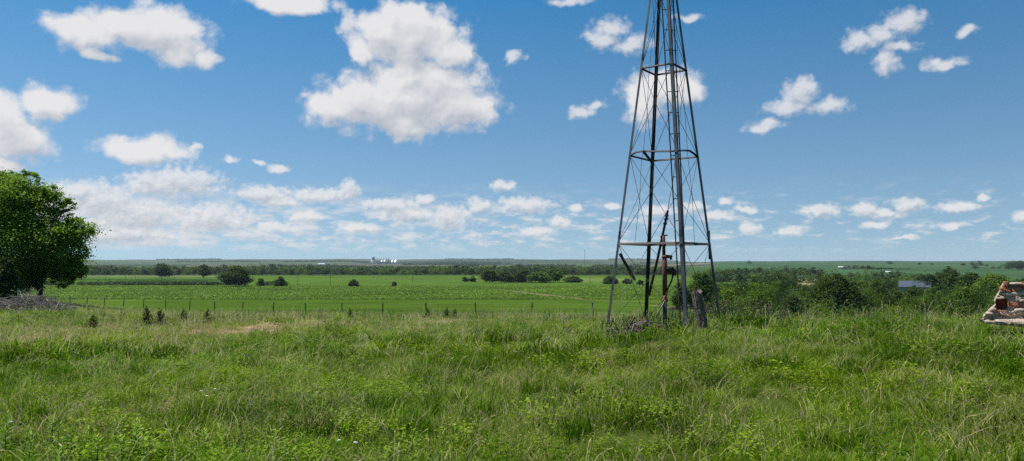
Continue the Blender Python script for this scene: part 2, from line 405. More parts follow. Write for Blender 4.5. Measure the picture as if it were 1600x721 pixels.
# ------------------------------------------------------------------ leaves, crowns and trees
def leaf_cloud(C, size, flat=.5, asp=.6):
    """rhombic leaf faces at the points C"""
    n = len(C); N = rng.normal(size=(n, 3)); N[:, 2] = np.abs(N[:, 2])+flat; N /= np.linalg.norm(N, axis=1)[:, None]
    A = np.cross(N, rng.normal(size=(n, 3))); A /= np.linalg.norm(A, axis=1)[:, None]; B = np.cross(N, A)
    s = (size*rng.uniform(.6, 1.35, n))[:, None]
    V = np.stack([C-A*s, C-B*s*asp+N*s*.15, C+A*s, C+B*s*asp+N*s*.15], 1).reshape(-1, 3)
    return V, np.arange(4*n).reshape(n, 4)
def lobe_points(lobes, n, clump=26, spread=.16, hollow=.55, zmin=None):
    """clumped points near the outer part of ellipsoid lobes (x,y,z,rx,ry,rz)"""
    L = np.array(lobes, float); w = (L[:, 3]*L[:, 4]*L[:, 5])**.667; w /= w.sum()
    nc = max(4, n//clump); k = rng.choice(len(L), nc, p=w)
    d = rng.normal(size=(nc, 3)); d /= np.linalg.norm(d, axis=1)[:, None]
    r = hollow+(1-hollow)*rng.random(nc)**.7
    r *= 1+.28*rng.random(nc)*(rng.random(nc) < .3)
    cc = L[k, :3]+d*r[:, None]*L[k, 3:]
    idx = rng.integers(0, nc, n)
    sz = np.mean(L[k, 3:], axis=1)[idx]*spread*rng.uniform(.6, 1.5, nc)[idx]
    P = cc[idx]+rng.normal(size=(n, 3))*sz[:, None]*np.array([1.15, 1.15, .65])
    ct = rng.random(nc)[idx]
    tint = np.clip(.25+.45*ct+rng.normal(size=n)*.12, 0, 1)
    tint = np.where(rng.random(n) < .04, 1., tint)
    if zmin is not None:
        ok = P[:, 2] > zmin; P = P[ok]; tint = tint[ok]
    return P, tint
def crown_data(name, lobes, n, size, m, **kw):
    P, t = lobe_points(lobes, n, **kw); V, Fq = leaf_cloud(P, size)
    return mesh_data(name, V, Fq, m, tint=np.repeat(t, 4))
def limb_mesh(base, lobes, r0, trunk_top, n=7, seed=0):
    mb = MB(); rs = random.Random(seed); b = Vector(base); t = Vector(trunk_top)
    pts = [b+(t-b)*k+Vector((rs.uniform(-1, 1), rs.uniform(-1, 1), 0))*r0*.5*(0 < k < 1) for k in (0, .08, .3, .6, 1)]
    mb.tube(pts, [r0*1.5, r0*1.05, r0*.9, r0*.8, r0*.62], 9)
    for l in lobes:
        c = Vector(l[:3]); s = b+(t-b)*rs.uniform(.55, 1)
        mid = s.lerp(c, .5)+Vector((rs.uniform(-1, 1), rs.uniform(-1, 1), rs.uniform(.1, .6)))*l[3]*.18
        mb.tube([s, mid, c], [r0*.45, r0*.3, r0*.12], 6)
        for q in range(3):
            e = c+Vector((rs.uniform(-1, 1)*l[3], rs.uniform(-1, 1)*l[4], rs.uniform(-.3, 1)*l[5]))*.7
            mb.tube([mid, mid.lerp(e, .5)+Vector((0, 0, .1*l[5])), e], [r0*.18, r0*.1, r0*.04], 5)
    return mb

# the near broadleaf tree on the left of the bench
TY = 55.
def L(px, py, r, dy=0, ry=None, rz=None):
    p = at(px, py, TY); k = TY/F; r_ = r*k
    return (p.x, TY+dy, p.z, r_, (ry or r)*k, (rz or r)*k)
big = [L(-10,338,60,0), L(30,322,48,-.5,rz=44), L(60,322,32,.3), L(20,385,70,-.8,rz=55), L(76,378,46,-.6,rz=34), L(112,362,34,0,rz=17), L(106,396,28,-.3,rz=36),
       L(60,412,48,.8,rz=22), L(110,420,17,0,rz=22), L(122,408,14,-.4,rz=22), L(92,430,14,.3,rz=16), L(104,434,15,-.2,rz=15), L(120,424,12,.2,rz=17), L(82,424,16,.9,rz=18), L(48,440,16,.4,rz=14), L(36,446,16,.8,rz=12), L(100,322,15,.1,rz=12), L(120,352,14,-.2,rz=11), L(44,276,14,.2,rz=12), L(8,282,18,0,rz=14), L(40,436,18,.6,rz=13), L(-60,350,75,0), L(-70,420,60,1.), L(24,432,24,1.2,rz=20), L(133,362,13,0,rz=9), L(26,296,26,0,rz=20), L(0,300,34,.4,rz=26), L(80,302,14,0,rz=15), L(96,345,18,.2,rz=14)]
bx, by = at(63, 462, TY).x, TY
bz = gz1(bx, by)
tr = empty('broadleaf_tree', (bx, by, bz))
tag(tr, 'large leafy green tree beside the brush pile, cut by the left edge', 'tree')
loc = [(a-bx, b-by, c-bz, d, e, f) for a, b, c, d, e, f in big]
o = bpy.data.objects.new('crown', crown_data('crown', loc, 150000, .080, M['leaf'], clump=80, spread=.15, hollow=.5)); COL.objects.link(o); o.parent = tr
o = limb_mesh((0, 0, -.2), [l for l in loc if l[0] > -7], .15, (.1, .1, 3.6), seed=3).build('trunk', M['bark'], tr, True)
# second trunk of the neighbour left of it
def make_tree(name, x, y, lobes_rel, n, size, m, tr_r, label, cat='tree', group=None, hollow=.55, clump=26, trunk=True, spread=.16):
    z = gz1(x, y); e = empty(name, (x, y, z)); tag(e, label, cat, group)
    o = bpy.data.objects.new('crown', crown_data('crown', lobes_rel, n, size, m, hollow=hollow, clump=clump, spread=spread, zmin=.0)); COL.objects.link(o); o.parent = e
    if trunk:
        top = sorted(lobes_rel, key=lambda l: l[2])[len(lobes_rel)//2]
        limb_mesh((0, 0, -.3), lobes_rel, tr_r, (top[0]*.2, top[1]*.2, max(.5, top[2]*.7)), seed=int(abs(x*7+y))).build('trunk', M['bark'], e, True)
    return e
x0 = at(4, 450, 50).x
make_tree('cedar_tree', x0, 50, [(0,0,.9,1.1,1.1,.9),(0,0,1.7,.8,.8,.9),(.1,0,2.5,.45,.45,.7)], 9000, .07, M['seed'], .08,
          'dark bushy cedar at the foot of the large tree, behind the brush pile', 'cedar', spread=.12)

def auto_lobes(H, W, seed, low=.12, n=7):
    """lobes of a crown H tall and W wide standing on its own ground"""
    rs = random.Random(seed); out = []
    for k in range(n):
        f = (k+.5)/n; z = H*(low+(1-low)*(.22+.60*f))
        rr = W*.5*(1-.55*max(0, f-.35)/.65); a = k*2.4+rs.random(); q = rr*rs.uniform(.35, .62)*(1-.4*f)
        r = rr*rs.uniform(.5, .68)
        out.append((q*math.cos(a), q*math.sin(a), z, r, r, min(r*.95, H*.26)))
    out.append((0, 0, H*(.5+.4*low), W*.30, W*.30, H*(.42-.3*low)))
    return out
def place(px, top, wpx, D, dx=0):
    x = at(px, 412, D).x; g = gz1(x, D); H = at(px, top, D).z-g; W = wpx*D/F
    return x, g, H, W

# individually built nearer trees and bushes: px, top y, width px, distance, material, kind, label
NEAR = [
 (370,415,42,455,'leaf_dark','tree','round dark tree standing alone in the green field'),
 (253,411,30,700,'leaf_dark','tree','dark spreading tree in front of the far belt, nearer the large broadleaf tree'),
 (318,412,23,720,'leaf_dark','tree','smaller dark tree before the far belt, left of the round field tree'),
 (1097,417,50,180,'leaf_bush','tree','tall bright green tree seen between and behind the tower legs'),
 (1064,436,30,170,'leaf_dark','tree','low dark tree hidden behind the pump and the ladder foot'),
 (1140,433,52,62,'leaf_mid','bush','bright bush just right of the tower, behind the tall weeds'),
 (1183,437,60,58,'leaf_mid','bush','wide leafy bush second to the right of the windmill tower'),
 (1236,446,62,72,'leaf_pale','bush','pale feathery willow bush on the slope behind the straw coloured grass'),
 (1150,456,90,44,'leaf_mid','bush','low tangled shrub behind the reddish weeds by the tower'),
 (1304,423,84,150,'leaf_dark','tree','broad dark tree in the middle of the ravine'),
 (1276,462,62,60,'leaf_bush','bush','yellow green bush at the foot of the broad dark ravine tree'),
 (1366,434,64,165,'leaf_dark','tree','dark tree just left of the blue grey roof'),
 (1330,466,70,55,'leaf_dark','bush','shadowy bush below the trees left of the blue grey roof'),
 (1400,470,62,48,'leaf_mid','bush','leafy bush at the ridge edge below the blue grey roof'),
 (1432,452,56,95,'leaf_bush','bush','light green bush in front of the shed'),
 (1480,457,105,44,'leaf_dark','bush','large rounded dark bush beyond the grass near the ruin'),
 (1450,428,50,300,'leaf_dark','tree','dark crown just right of the shed roof'),
 (1482,420,54,330,'leaf_dark','tree','tallest dark tree in the ravine wood'),
 (1516,426,46,320,'leaf_dark','tree','tree between the tallest ravine tree and the ruin'),
 (1550,427,56,250,'leaf_bush','tree','bright rounded tree right above the left end of the ruin'),
 (1505,440,70,120,'leaf_bush','tree','green tree behind the large rounded dark bush'),
 (1556,446,60,85,'leaf_bush','tree','green tree directly behind the left end of the ruin'),
 (1600,436,70,200,'leaf_dark','tree','dark low tree seen over the top of the ruin'),
 (1590,408,46,1350,'leaf_dark','tree','big dark tree alone on the far green hillside above the ruin'),
 (1398,446,34,170,'leaf_dark','tree','small dark tree in front of the left end of the shed'),
 (1428,445.5,46,200,'leaf_dark','tree','dark tree hiding the front wall of the shed'),
 (1456,442,34,180,'leaf_bush','tree','green tree in front of the right end of the shed'),
 (1215,430,60,420,'leaf_dark','tree','dark tree left of the tan field patch'),
 (765,420,30,545,'leaf_dark','tree','dark tree at the left end of the mid field grove'),
 (788,424,30,550,'leaf_dark','tree','second dark tree of the mid field grove'),
 (818,421,32,560,'leaf_dark','tree','tall dark tree in the middle of the mid field grove'),
 (842,425,34,550,'leaf_bush','tree','lighter green tree right of the middle of the mid field grove'),
 (864,420,34,565,'leaf_bush','tree','tall lighter tree near the right end of the mid field grove'),
 (800,430,46,575,'leaf_dark','tree','low dark tree filling the gap in the mid field grove'),
 (895,432,28,560,'leaf_dark','bush','low bush at the right end of the mid field grove'),
 (727,432,11,580,'leaf_dark','bush','left bush of the two just left of the mid field grove'),
 (739,431,10,580,'leaf_dark','bush','right bush of the two just left of the mid field grove'),
 (408,434,13,460,'leaf_bush','bush','smaller round shrub right of the lone round tree'),
 (438,432,19,455,'leaf_bush','bush','larger round shrub second right of the lone round tree'),
 (553,437,17,455,'leaf_dark','bush','low dark shrub alone in the green field below the grain elevator'),
 (616,439,8,460,'leaf_dark','bush','tiny shrub in the green field right of the elevator'),
 (953,431,24,520,'leaf_dark','bush','dark bush seen by the left leg of the tower'),
 (980,434,14,520,'leaf_dark','bush','smaller dark bush seen between the two left tower legs'),
 (1000,436,10,500,'leaf_dark','bush','small bush seen beside the second tower leg'),
]
for k, (px, top, w, D, m, kd, lab) in enumerate(NEAR):
    x, g, H, W = place(px, top, w, D)
    low = .0 if kd == 'bush' else .14
    n = int(min(46000, max(900, 16*(w*1.)**1.75*(1.6 if D < 120 else 1))))
    size = max(.05, min(.55, .0011*D+.03))
    if D < 120: size = .072
    if H > 1.6*W: low = .05
    nl = 9 if w > 40 else 7
    lb = auto_lobes(H, W, k+5, low, nl)
    if kd == 'bush' or H > 1.1*W:       # leafy to the ground
        lb += [(W*.2*math.cos(a), W*.2*math.sin(a), H*.3, W*.34, W*.34, H*.3) for a in (0, 2.1, 4.2)]
    make_tree('field_tree' if kd == 'tree' else 'bush', x, D, lb, n, size, M[m], max(.05, H*.018), lab, kd,
              hollow=.45, clump=22, spread=.17)

# ------------------------------------------------------------------ far belts: shared meshes, one object per tree
variants = []
for k in range(14):       # 0-8 far-off trees, 9-13 richer ones for the ravine
    H, W = 1., [.85, .95, .75, 1.05, .9, .6, 1.15, .8, 1.0, .9, 1.1, .8, 1.0, 1.2][k]
    lb = auto_lobes(H, W, 100+k, .0, 8)+[(.2*W*math.cos(a), .2*W*math.sin(a), .2, W*.33, W*.33, .22) for a in (0, 2.1, 4.2)]
    P, t = lobe_points(lb, 1500 if k < 9 else 11000, clump=18 if k < 9 else 40, spread=.17, hollow=.4, zmin=.0)
    Vc, Fc = leaf_cloud(P, .036 if k < 9 else .017)
    mb = limb_mesh((0, 0, -.05), lb[:4], .022, (0, 0, .55), seed=k)
    nv = len(Vc); tv = np.array([tuple(v) for v in mb.v]); tf = [f for f in mb.f]
    VV = np.vstack([Vc, tv]); FF = [tuple(f) for f in Fc]+[tuple(i+nv for i in f) for f in tf]
    variants.append(mesh_data('tree_mesh', VV, FF, [M['leaf_dark'] if k % 3 else M['leaf_bush'], M['bark']], tint=np.concatenate([np.repeat(t, 4), np.full(len(tv), .5)]),
                              mi=[0]*len(Fc)+[1]*len(tf)))
count = [0]
def far_tree(px, top, wpx, D, label, group):
    WR = [.85, .95, .75, 1.05, .9, .6, 1.15, .8, 1.0, .9, 1.1, .8, 1.0, 1.2]
    x, g, H, W = place(px, top, wpx, D)
    H = max(H, 2.5)
    v = random.randrange(9) if D > 450 else random.randrange(9, 14); o = bpy.data.objects.new('woodland_tree', variants[v]); COL.objects.link(o)
    o.location = (x, D, g); s = W/WR[v]; o.scale = (s, s, H); o.rotation_euler = (0, 0, random.uniform(0, 6.28))
    tag(o, label, 'tree', group); count[0] += 1
    return o
def seg_label(px):
    marks = [(160,'beside the large broadleaf tree'),(215,'between the large broadleaf tree and the first field tree'),(290,'around the two dark trees left of the lone field tree'),(350,'just left above the lone round tree'),(420,'just right above the lone round tree'),
             (490,'above the field poles'),(555,'a little left of the grain elevator'),(625,'directly below the grain elevator'),(690,'a little right of the grain elevator'),(745,'left of the mid field grove'),
             (800,'behind the left half of the mid field grove'),(860,'behind the right half of the mid field grove'),(912,'just left of the thin radio mast'),(950,'between the radio mast and the tower'),(2000,'behind the windmill tower legs')]
    for a, b in marks:
        if px < a: return b
R0 = random.Random(4)
for row, (D0, base) in enumerate([(935, 0), (1000, 1), (1090, 2)]):
    px = 120+row*4
    R0.random()
    while px < 1060:
        w = R0.uniform(11, 17)
        top = np.interp(px, [120, 200, 300, 420, 560, 640, 740, 860, 960, 1060], [413, 412.5, 414, 412.5, 417, 415, 412, 413, 414, 415])
        top = top+R0.uniform(-1.0, 3.5)-(1.2 if row == 2 else 0)+(2 if row == 0 else 0)
        nm = ['front', 'middle', 'back'][row]
        far_tree(px, top, w*R0.uniform(1.2, 1.9), D0+R0.uniform(-22, 22), 'far belt tree, %s row, %s' % (nm, seg_label(px)), 'trees of the far belt')
        px += w*.92
# right-hand far woods
def right_label(px, nm):
    for a, b in [(1180,'just right of the tower'),(1250,'above the willow bush'),(1310,'left of the white farm buildings'),(1385,'below the white farm buildings'),(1450,'above the blue grey roof'),(1520,'above the tallest ravine tree'),(2000,'above the ruin')]:
        if px < a: return 'dark tree of the %s, %s' % (nm, b)
px = 1112
while px < 1292:
    far_tree(px, R0.uniform(414, 419), R0.uniform(15, 24), R0.uniform(900, 960), right_label(px, 'upper valley wood'), 'trees of the upper valley wood'); px += R0.uniform(8, 12)
px = 1108
while px < 1280:
    far_tree(px, R0.uniform(419, 425), R0.uniform(18, 26), R0.uniform(600, 660), right_label(px, 'nearer valley wood'), 'trees of the nearer valley wood'); px += R0.uniform(9, 14)
px = 1320
while px < 1420:
    far_tree(px, np.interp(px, [1320, 1345, 1370, 1420], [413.5, 412.5, 416, 421])+R0.uniform(-.8, 1.5), R0.uniform(9, 15), R0.uniform(1380, 1480), right_label(px, 'farmyard shelter belt'), 'trees of the farmyard'); px += R0.uniform(5, 9)
px = 1330
while px < 1460:
    far_tree(px, np.interp(px, [1330, 1350, 1400, 1460], [424, 419, 421, 428])+R0.uniform(-1, 2), R0.uniform(15, 24), R0.uniform(700, 760), right_label(px, 'wood below the farm'), 'trees of the wood below the farm'); px += R0.uniform(9, 14)
px = 1285
while px < 1570:
    far_tree(px, np.interp(px, [1285, 1400, 1470, 1570], [430, 432, 425, 430])+R0.uniform(-2, 3), R0.uniform(26, 40), R0.uniform(380, 430), right_label(px, 'ravine wood'), 'trees of the ravine wood'); px += R0.uniform(14, 20)
px = 1250
while px < 1600:
    far_tree(px, np.interp(px, [1250, 1330, 1420, 1500, 1600], [446, 446, 456, 442, 447])+R0.uniform(-3, 5), R0.uniform(44, 66), R0.uniform(95, 210), 
             right_label(px, 'near side of the ravine').replace('dark tree of', 'green tree on'), 'trees on the near side of the ravine'); px += R0.uniform(12, 18)
px = 1108
while px < 1255:
    far_tree(px, R0.uniform(432, 440), R0.uniform(30, 44), R0.uniform(120, 200), 'green tree in the draw behind the bushes right of the tower', 'trees in the draw'); px += R0.uniform(9, 14)
for px, w, D in [(1437,6,2300),(1456,5,2300),(1505,7,2100),(1520,9,2100),(1530,11,2100),(1551,8,1500),(1561,6,1500),(1524,9,1500),(1575,9,1450),(1542,5,1900),(1390,8,2500),(1170,7,2700)]:
    x = at(px, 412, D).x; g = gz1(x, D); top_y = 412-(g+D*w*.75/F-E)*F/D
    far_tree(px, top_y, w*1.3, D, 'small dark bush dotted on the far green hillside, ' + ('over the ruin' if px > 1535 else 'over the ravine wood' if px > 1430 else 'over the valley wood'), 'bushes on the far hillside')
print('far trees', count[0])
# far-off woods too distant to count
def far_woods():
    Ps = []; ts = []; R_ = np.random.default_rng(5)
    for k in range(36):
        D = R_.choice([1400, 1900, 2600, 3600, 5200, 7500])*R_.uniform(.9, 1.1)
        if R_.random() < .72: u = R_.uniform(-820, 290); lim = 1
        else:
            u = R_.uniform(290, 820)
            if D < 3000 or R_.random() < .85: continue
        cx = u*D/F; ln = R_.uniform(.015, .07)*D; wd = R_.uniform(8, 25); n = int(260+ln/D*9000)
        x = cx+R_.uniform(-ln, ln, n)+0; y = D+R_.uniform(-wd, wd, n)+(x-cx)*R_.uniform(-.3, .3)
        h = np.abs(fb(x/30, y/30, 3))*9+2
        z = gz(x, y)+h*R_.random(n)
        Ps.append(np.stack([x, y, z], 1)); ts.append(np.clip(R_.normal(.4, .15, n), 0, 1))
    P = np.vstack(Ps); t = np.concatenate(ts)
    Dd = P[:, 1]; s = np.clip(Dd*.0011, 1.6, 5)
    V, Fq = leaf_cloud(P, s, .2, .8)
    o = mesh_obj('distant_woods', V, Fq, M['leaf_dark'], tint=np.repeat(t, 4)); tag(o, kind='stuff')
far_woods()

# ------------------------------------------------------------------ crop plants and weed strips
def scatter_stuff(name, X, Y, size, hgt, m, per=3, kind='stuff', tmean=.5):
    Z = gz(X, Y); n = len(X)
    P = np.repeat(np.stack([X, Y, Z], 1), per, 0)
    P += rng.normal(size=P.shape)*np.array([1, 1, 0])*size*.6; P[:, 2] += rng.uniform(.15, 1, len(P))*hgt
    V, Fq = leaf_cloud(P, size, .8, .7)
    o = mesh_obj(name, V, Fq, m, tint=np.repeat(np.clip(rng.normal(tmean, .22, len(P)), 0, 1), 4)); tag(o, kind=kind); return o
n = 46000
D = rng.uniform(284, 474, n); u = rng.uniform(-790, 250, n); X = u*D/F
rowp = D+X*.25; rowq = np.round(rowp/2.4)*2.4; D = D+(rowq-rowp)*.8
ok = (np.abs(D-np.interp(X, [p[0] for p in line_a], [p[1] for p in line_a])) > 5) & (fb(X/50, D/50, 8) > .18)
lx = np.interp(X, [p[0] for p in track], [p[1] for p in track]); ok &= ~((X > track[0][0]+35) & (D < lx+8)) & ~(np.abs(D-lx) < 12*(X > track[0][0]))
scatter_stuff('crop_plants', X[ok], D[ok], .36, .55, M['crop'], 2)
n = 5200
u = rng.uniform(-648, -475, n); D = 505+rng.normal(0, 7, n); X = u*D/F
u2 = rng.uniform(-480, -350, n//3); D2 = 492+rng.normal(0, 5, n//3)
u3 = rng.uniform(-760, -640, n//3); D3 = 490+rng.normal(0, 6, n//3)
Xa = np.concatenate([X, u2*D2/F, u3*D3/F]); Da = np.concatenate([D, D2, D3])
keep = fb(Xa/14, Da/30, 12) > .42
scatter_stuff('weed_strip', Xa[keep], Da[keep], .6, 2.2, M['hedge'], 3)

# ------------------------------------------------------------------ wire fence: each post a thing
post_mb = MB()
post_mb.tube([(0, 0, -.13), (0, 0, 1.36), (0, 0, 1.385)], [.042, .038, .026], 8)
post_me = mesh_data('fence_post', np.array(post_mb.v), post_mb.f, M['post'], tint=post_mb.c)
wire_pts = []
desc = ['short dark post of the pasture fence, seen by the left foot of the tower', 'dark fence post, first left of the windmill tower', 'dark fence post, second left of the windmill tower',
 'dark fence post, third left of the windmill tower', 'dark fence post, fourth left of the windmill tower', 'dark fence post below the grain elevator and left of it', 'dark fence post below the field poles, nearer the elevator',
 'dark fence post straight below the gap between the field poles', 'dark fence post below the first field pole', 'dark fence post a little right of the lone round tree', 'dark fence post a little left of the lone round tree',
 'dark fence post in line with the second dark far tree', 'dark fence post in line with the first dark far tree', 'small dark fence post in the row below the dark weed strip', 'sixth fence post from the large tree', 'fifth fence post from the large tree',
 'fourth fence post from the large tree', 'third fence post from the large tree, at the shadow edge', 'second fence post, half hidden by the brush pile']
for i, d in enumerate(desc):
    i = i-0
    Yf = 40*(1+.0646*i); Xf = 40*(128-95.5*i)/1186.
    g = gz1(Xf, Yf)
    topz = at(800+F*Xf/Yf, [473,472.5,472.5,473,473.4,473.5,473.5,472.5,472,471.5,470.5,469,468,466.5,465.5,464,463.5,463,462][i], Yf).z
    o = bpy.data.objects.new('fence_post', post_me); COL.objects.link(o)
    o.location = (Xf, Yf, min(g, topz-1.1)+0.0); o.scale = (1, 1, (topz-min(g, topz-1.1))/1.38)
    o.rotation_euler = (random.uniform(-.05, .05), random.uniform(-.07, .07), random.uniform(0, 1))
    tag(o, d, 'fence post', 'posts of the pasture fence')
    wire_pts.append((Xf, Yf-.06, topz))
mb = MB()
for dz in (.08, .34, .6, .84):
    pts = []
    for a, b in zip(wire_pts[:-1], wire_pts[1:]):
        for q in (0, .5): pts.append(Vector(a).lerp(Vector(b), q)-Vector((0, 0, dz+(.03 if q else 0))))
    mb.tube(pts, .004, 4)
tag(mb.build('fence_wire', M['wire']), 'thin wire strands strung between the dark fence posts', 'wire')

# ------------------------------------------------------------------ poles in the field
def pole(px, top, base, lab, arm=True, D=None):
    x, Dg = hit(px, base)
    z = gz1(x, Dg); H = at(px, top, Dg).z-z; e = empty('utility_pole', (x, Dg, z))
    m = MB(); m.tube([(0, 0, -.3), (0, 0, H)], [.17, .11], 8); m.build('shaft', M['pole'], e, True)
    if arm:
        m = MB(); m.box((0, -.16, H-.5), (1.9, .1, .12)); m.build('crossarm', M['pole'], e)
    tag(e, lab, 'utility pole', 'utility poles across the fields')
pole(465.5, 427, 446, 'thin pole in the green field, first right of the round shrubs')
pole(516, 429.5, 447, 'pole in the green field between the round shrubs and elevator')
pole(645, 423, 443, 'pole in the field right of the grain elevator')
pole(922, 430, 443.5, 'pole in the field under the radio mast', arm=False)
pole(165, 427, 437, 'pale thin pole at the far left of the tan field, nearest the large tree')
pole(196, 427, 437, 'second thin pole from the large tree, in the tan field')
pole(211, 427, 437, 'third thin pole from the large tree, in the tan field')
pole(272, 429, 440, 'thin pole just right of the first dark far tree')

# ------------------------------------------------------------------ grain elevator, mast, farm, shed
def elevator():
    D = 4500.; p = D/F; X0 = at(600, 412, D).x; g = gz1(X0, D)-2; e = empty('grain_elevator', (X0, D, g))
    tag(e, 'distant grain elevator with pale silo block and white topped bins', 'grain elevator')
    Z = lambda y: at(600, y, D).z-g
    Xp = lambda x: (x-600)*p
    def cyl(mb, x, r, z0, z1, y=0, n=20): mb.tube([(Xp(x), y, z0), (Xp(x), y, z1)], r, n)
    for k, x in enumerate((580.8, 582.6, 584.4)):
        m = MB(); cyl(m, x, 1.02*p, -8, Z(406)); m.build('silo', M['silo'], e, True)
    m = MB(); m.box((Xp(583.2), 0, (Z(406)+Z(402.3))/2), (3.2*p, 10, Z(402.3)-Z(406))); m.build('headhouse', M['dark_steel'], e)
    m = MB(); m.tube([(Xp(585.2), 0, Z(406)), (Xp(585.2), 0, Z(401.2))], .35*p, 8); m.build('leg_tower', M['dark_steel'], e)
    for x, r, ztop, hz in ((597, 2.6, 408.6, 406.6), (601.5, 2.2, 408, 405.6), (613.5, 2.3, 408, 406), (618.5, 3.4, 408.6, 405.8)):
        m = MB(); cyl(m, x, r*p, -8, Z(ztop), n=28); o = m.build('bin', M['bin'], e, True)
        m = MB(); m.tube([(Xp(x), 0, Z(ztop)), (Xp(x), 0, Z(hz))], [r*p*1.03, r*p*.12], 28); m.build('roof', M['bin_roof'], o, False)
    m = MB(); m.box((Xp(600.5), -14, (Z(409.3)+Z(414))/2), (21*p, 14, Z(409.3)-Z(414))); m.build('storage_shed', M['dark_steel'], e)
    m = MB(); m.box((Xp(602), -24, (Z(412.3)+Z(415))/2), (24*p, 12, Z(412.3)-Z(415))); m.build('low_building', M['white_metal'], e)
    m = MB(); m.tube([(Xp(607.5), 0, -5), (Xp(607.5), 0, Z(403.3))], .4*p, 8); m.tube([(Xp(603.2), 0, -5), (Xp(603.2), 0, Z(404.6))], .3*p, 8)
    m.build('conveyor_tower', M['dark_steel'], e)
    m = MB(); m.tube([(Xp(585), 0, Z(403.6)), (Xp(607.5), 0, Z(404.6))], .16*p, 6); m.build('conveyor', M['dark_steel'], e)
elevator()
def mast(px, top, D, lab, r):
    x = at(px, 412, D).x; g = gz1(x, D); H = at(px, top, D).z-g; e = empty('radio_mast', (x, D, g))
    m = MB(); 
    for k in range(3):
        a = k*2.094; m.tube([(r*math.cos(a), r*math.sin(a), 0), (r*math.cos(a), r*math.sin(a), H)], r*.35, 5)
    nlev = 14
    for k in range(nlev):
        z0 = H*k/nlev; z1 = H*(k+1)/nlev
        for q in range(3):
            a = q*2.094; b = a+2.094; m.tube([(r*math.cos(a), r*math.sin(a), z0), (r*math.cos(b), r*math.sin(b), z1)], r*.15, 4)
    m.build('lattice', M['dark_steel'], e); tag(e, lab, 'radio mast', 'far radio masts')
mast(913.5, 390, 2600, 'tall thin radio mast on the horizon left of the tower', .5)
mast(815.5, 403, 3800, 'short faint mast on the horizon above the mid field grove', .5)

def barn(name, px0, px1, ridge, eave, base, D, wallm, roofm, lab, depth=10, cat='barn', doors=0):
    a = at(px0, 412, D); b = at(px1, 412, D); W = b.x-a.x; xc = (a.x+b.x)/2; g = gz1(xc, D+depth/2)
    zr = at(800, ridge, D).z-g; ze = at(800, eave, D).z-g
    if base is not None: g2 = at(800, base, D).z; g = min(g, g2); zr = at(800, ridge, D).z-g; ze = at(800, eave, D).z-g
    e = empty(name, (xc, D, g)); tag(e, lab, cat)
    m = MB(); h = W/2; d = depth/2
    vs = [(-h, -d, -1), (h, -d, -1), (h, d, -1), (-h, d, -1), (-h, -d, ze), (h, -d, ze), (h, d, ze), (-h, d, ze), (-h, 0, zr-.15), (h, 0, zr-.15)]
    m.add(vs, [(0, 1, 5, 4), (2, 3, 7, 6), (1, 2, 6, 9, 5), (3, 0, 4, 8, 7), (0, 3, 2, 1)]); m.build('wall', M[wallm], e)
    m = MB(); o = .4; t = .12
    for s in (-1, 1):
        vs = [(-h-o, s*(d+o), ze-.1), (h+o, s*(d+o), ze-.1), (h+o, 0, zr), (-h-o, 0, zr), (-h-o, s*(d+o), ze-.1+t), (h+o, s*(d+o), ze-.1+t), (h+o, 0, zr+t), (-h-o, 0, zr+t)]
        m.add(vs, [(0, 1, 2, 3), (4, 7, 6, 5), (0, 4, 5, 1), (2, 6, 7, 3), (0, 3, 7, 4), (1, 5, 6, 2)])
    for k in range(int(W/.9)):
        x = -h+k*.9; 
        for s in (-1, 1): m.tube([(x, s*(d+o), ze-.1+t), (x, 0, zr+t)], .035, 4)
    m.build('roof', M[roofm], e)
    for k in range(doors):
        m = MB(); m.box((-h+W*(k+.5)/doors, -d-.04, min(2.2, ze*.4)), (W/doors*.5, .08, min(4, ze*.8))); m.build('door', M['dark_steel'], e)
    e.rotation_euler[2] = -math.atan(xc/D)
    return e
barn('metal_shed', 1408, 1449, 439.5, 448.5, None, 300, 'barn_wall', 'blue_roof', 'long shed with a blue grey metal roof among the ravine trees', 9, 'shed', 2)
barn('farm_building', 1310, 1322, 416.6, 417.9, 422, 1500, 'white_metal', 'white_metal', 'white farm building at the left end of the farmyard trees', 12, 'farm building', 1)
barn('farm_building', 1318, 1330, 418.6, 420, 423, 1470, 'white_metal', 'bin_roof', 'lower white farm building just in front of the first one', 10, 'farm building', 1)
barn('farm_building', 1384, 1391, 424, 425.6, 428, 1100, 'white_metal', 'white_metal', 'small pale farm building half hidden in the wood below the farm', 8, 'farm building', 0)
barn('farm_building', 497, 507, 411.8, 413, 415, 3300, 'white_metal', 'bin_roof', 'tiny white building on the horizon left of the grain elevator', 20, 'farm building', 0)

# ------------------------------------------------------------------ windmill tower
TX, TYY = 237.5/F*16, 16.
ZAP = at(1039.5, -168, 16).z; ZB0 = at(1037, 500, 16).z; HB = .0778*16; TH = R(8.7)
def leg_dir(k):                 # 0 near, 1 right, 2 far, 3 left
    a = TH-math.pi/2+k*math.pi/2
    return Vector((math.cos(a), math.sin(a), 0))
def legp(k, z, inset=0.):
    h = HB*(ZAP-z)/(ZAP-ZB0)-inset
    return Vector((TX, TYY, z))+leg_dir(k)*h+Vector((.03*(z-ZB0)/5.6, 0, 0))
tg = gz1(TX, TYY)
tower = empty('windmill_tower', (TX, TYY, tg)); org = Vector((TX, TYY, tg))
tag(tower, 'tall tapering four legged steel windmill tower over the old pump', 'windmill tower')
def part(mb, name, m, parent=tower, sm=False):
    mb.v = [tuple(Vector(v)-org) for v in mb.v]; return mb.build(name, m, parent, sm)
zl = [at(1040, y, 16).z for y in (380, 243, 107)]; step = zl[1]-zl[0]
lv = [zl[0], zl[1], zl[2], zl[2]+step*.95, zl[2]+step*1.75]
ztop = ZAP-.55
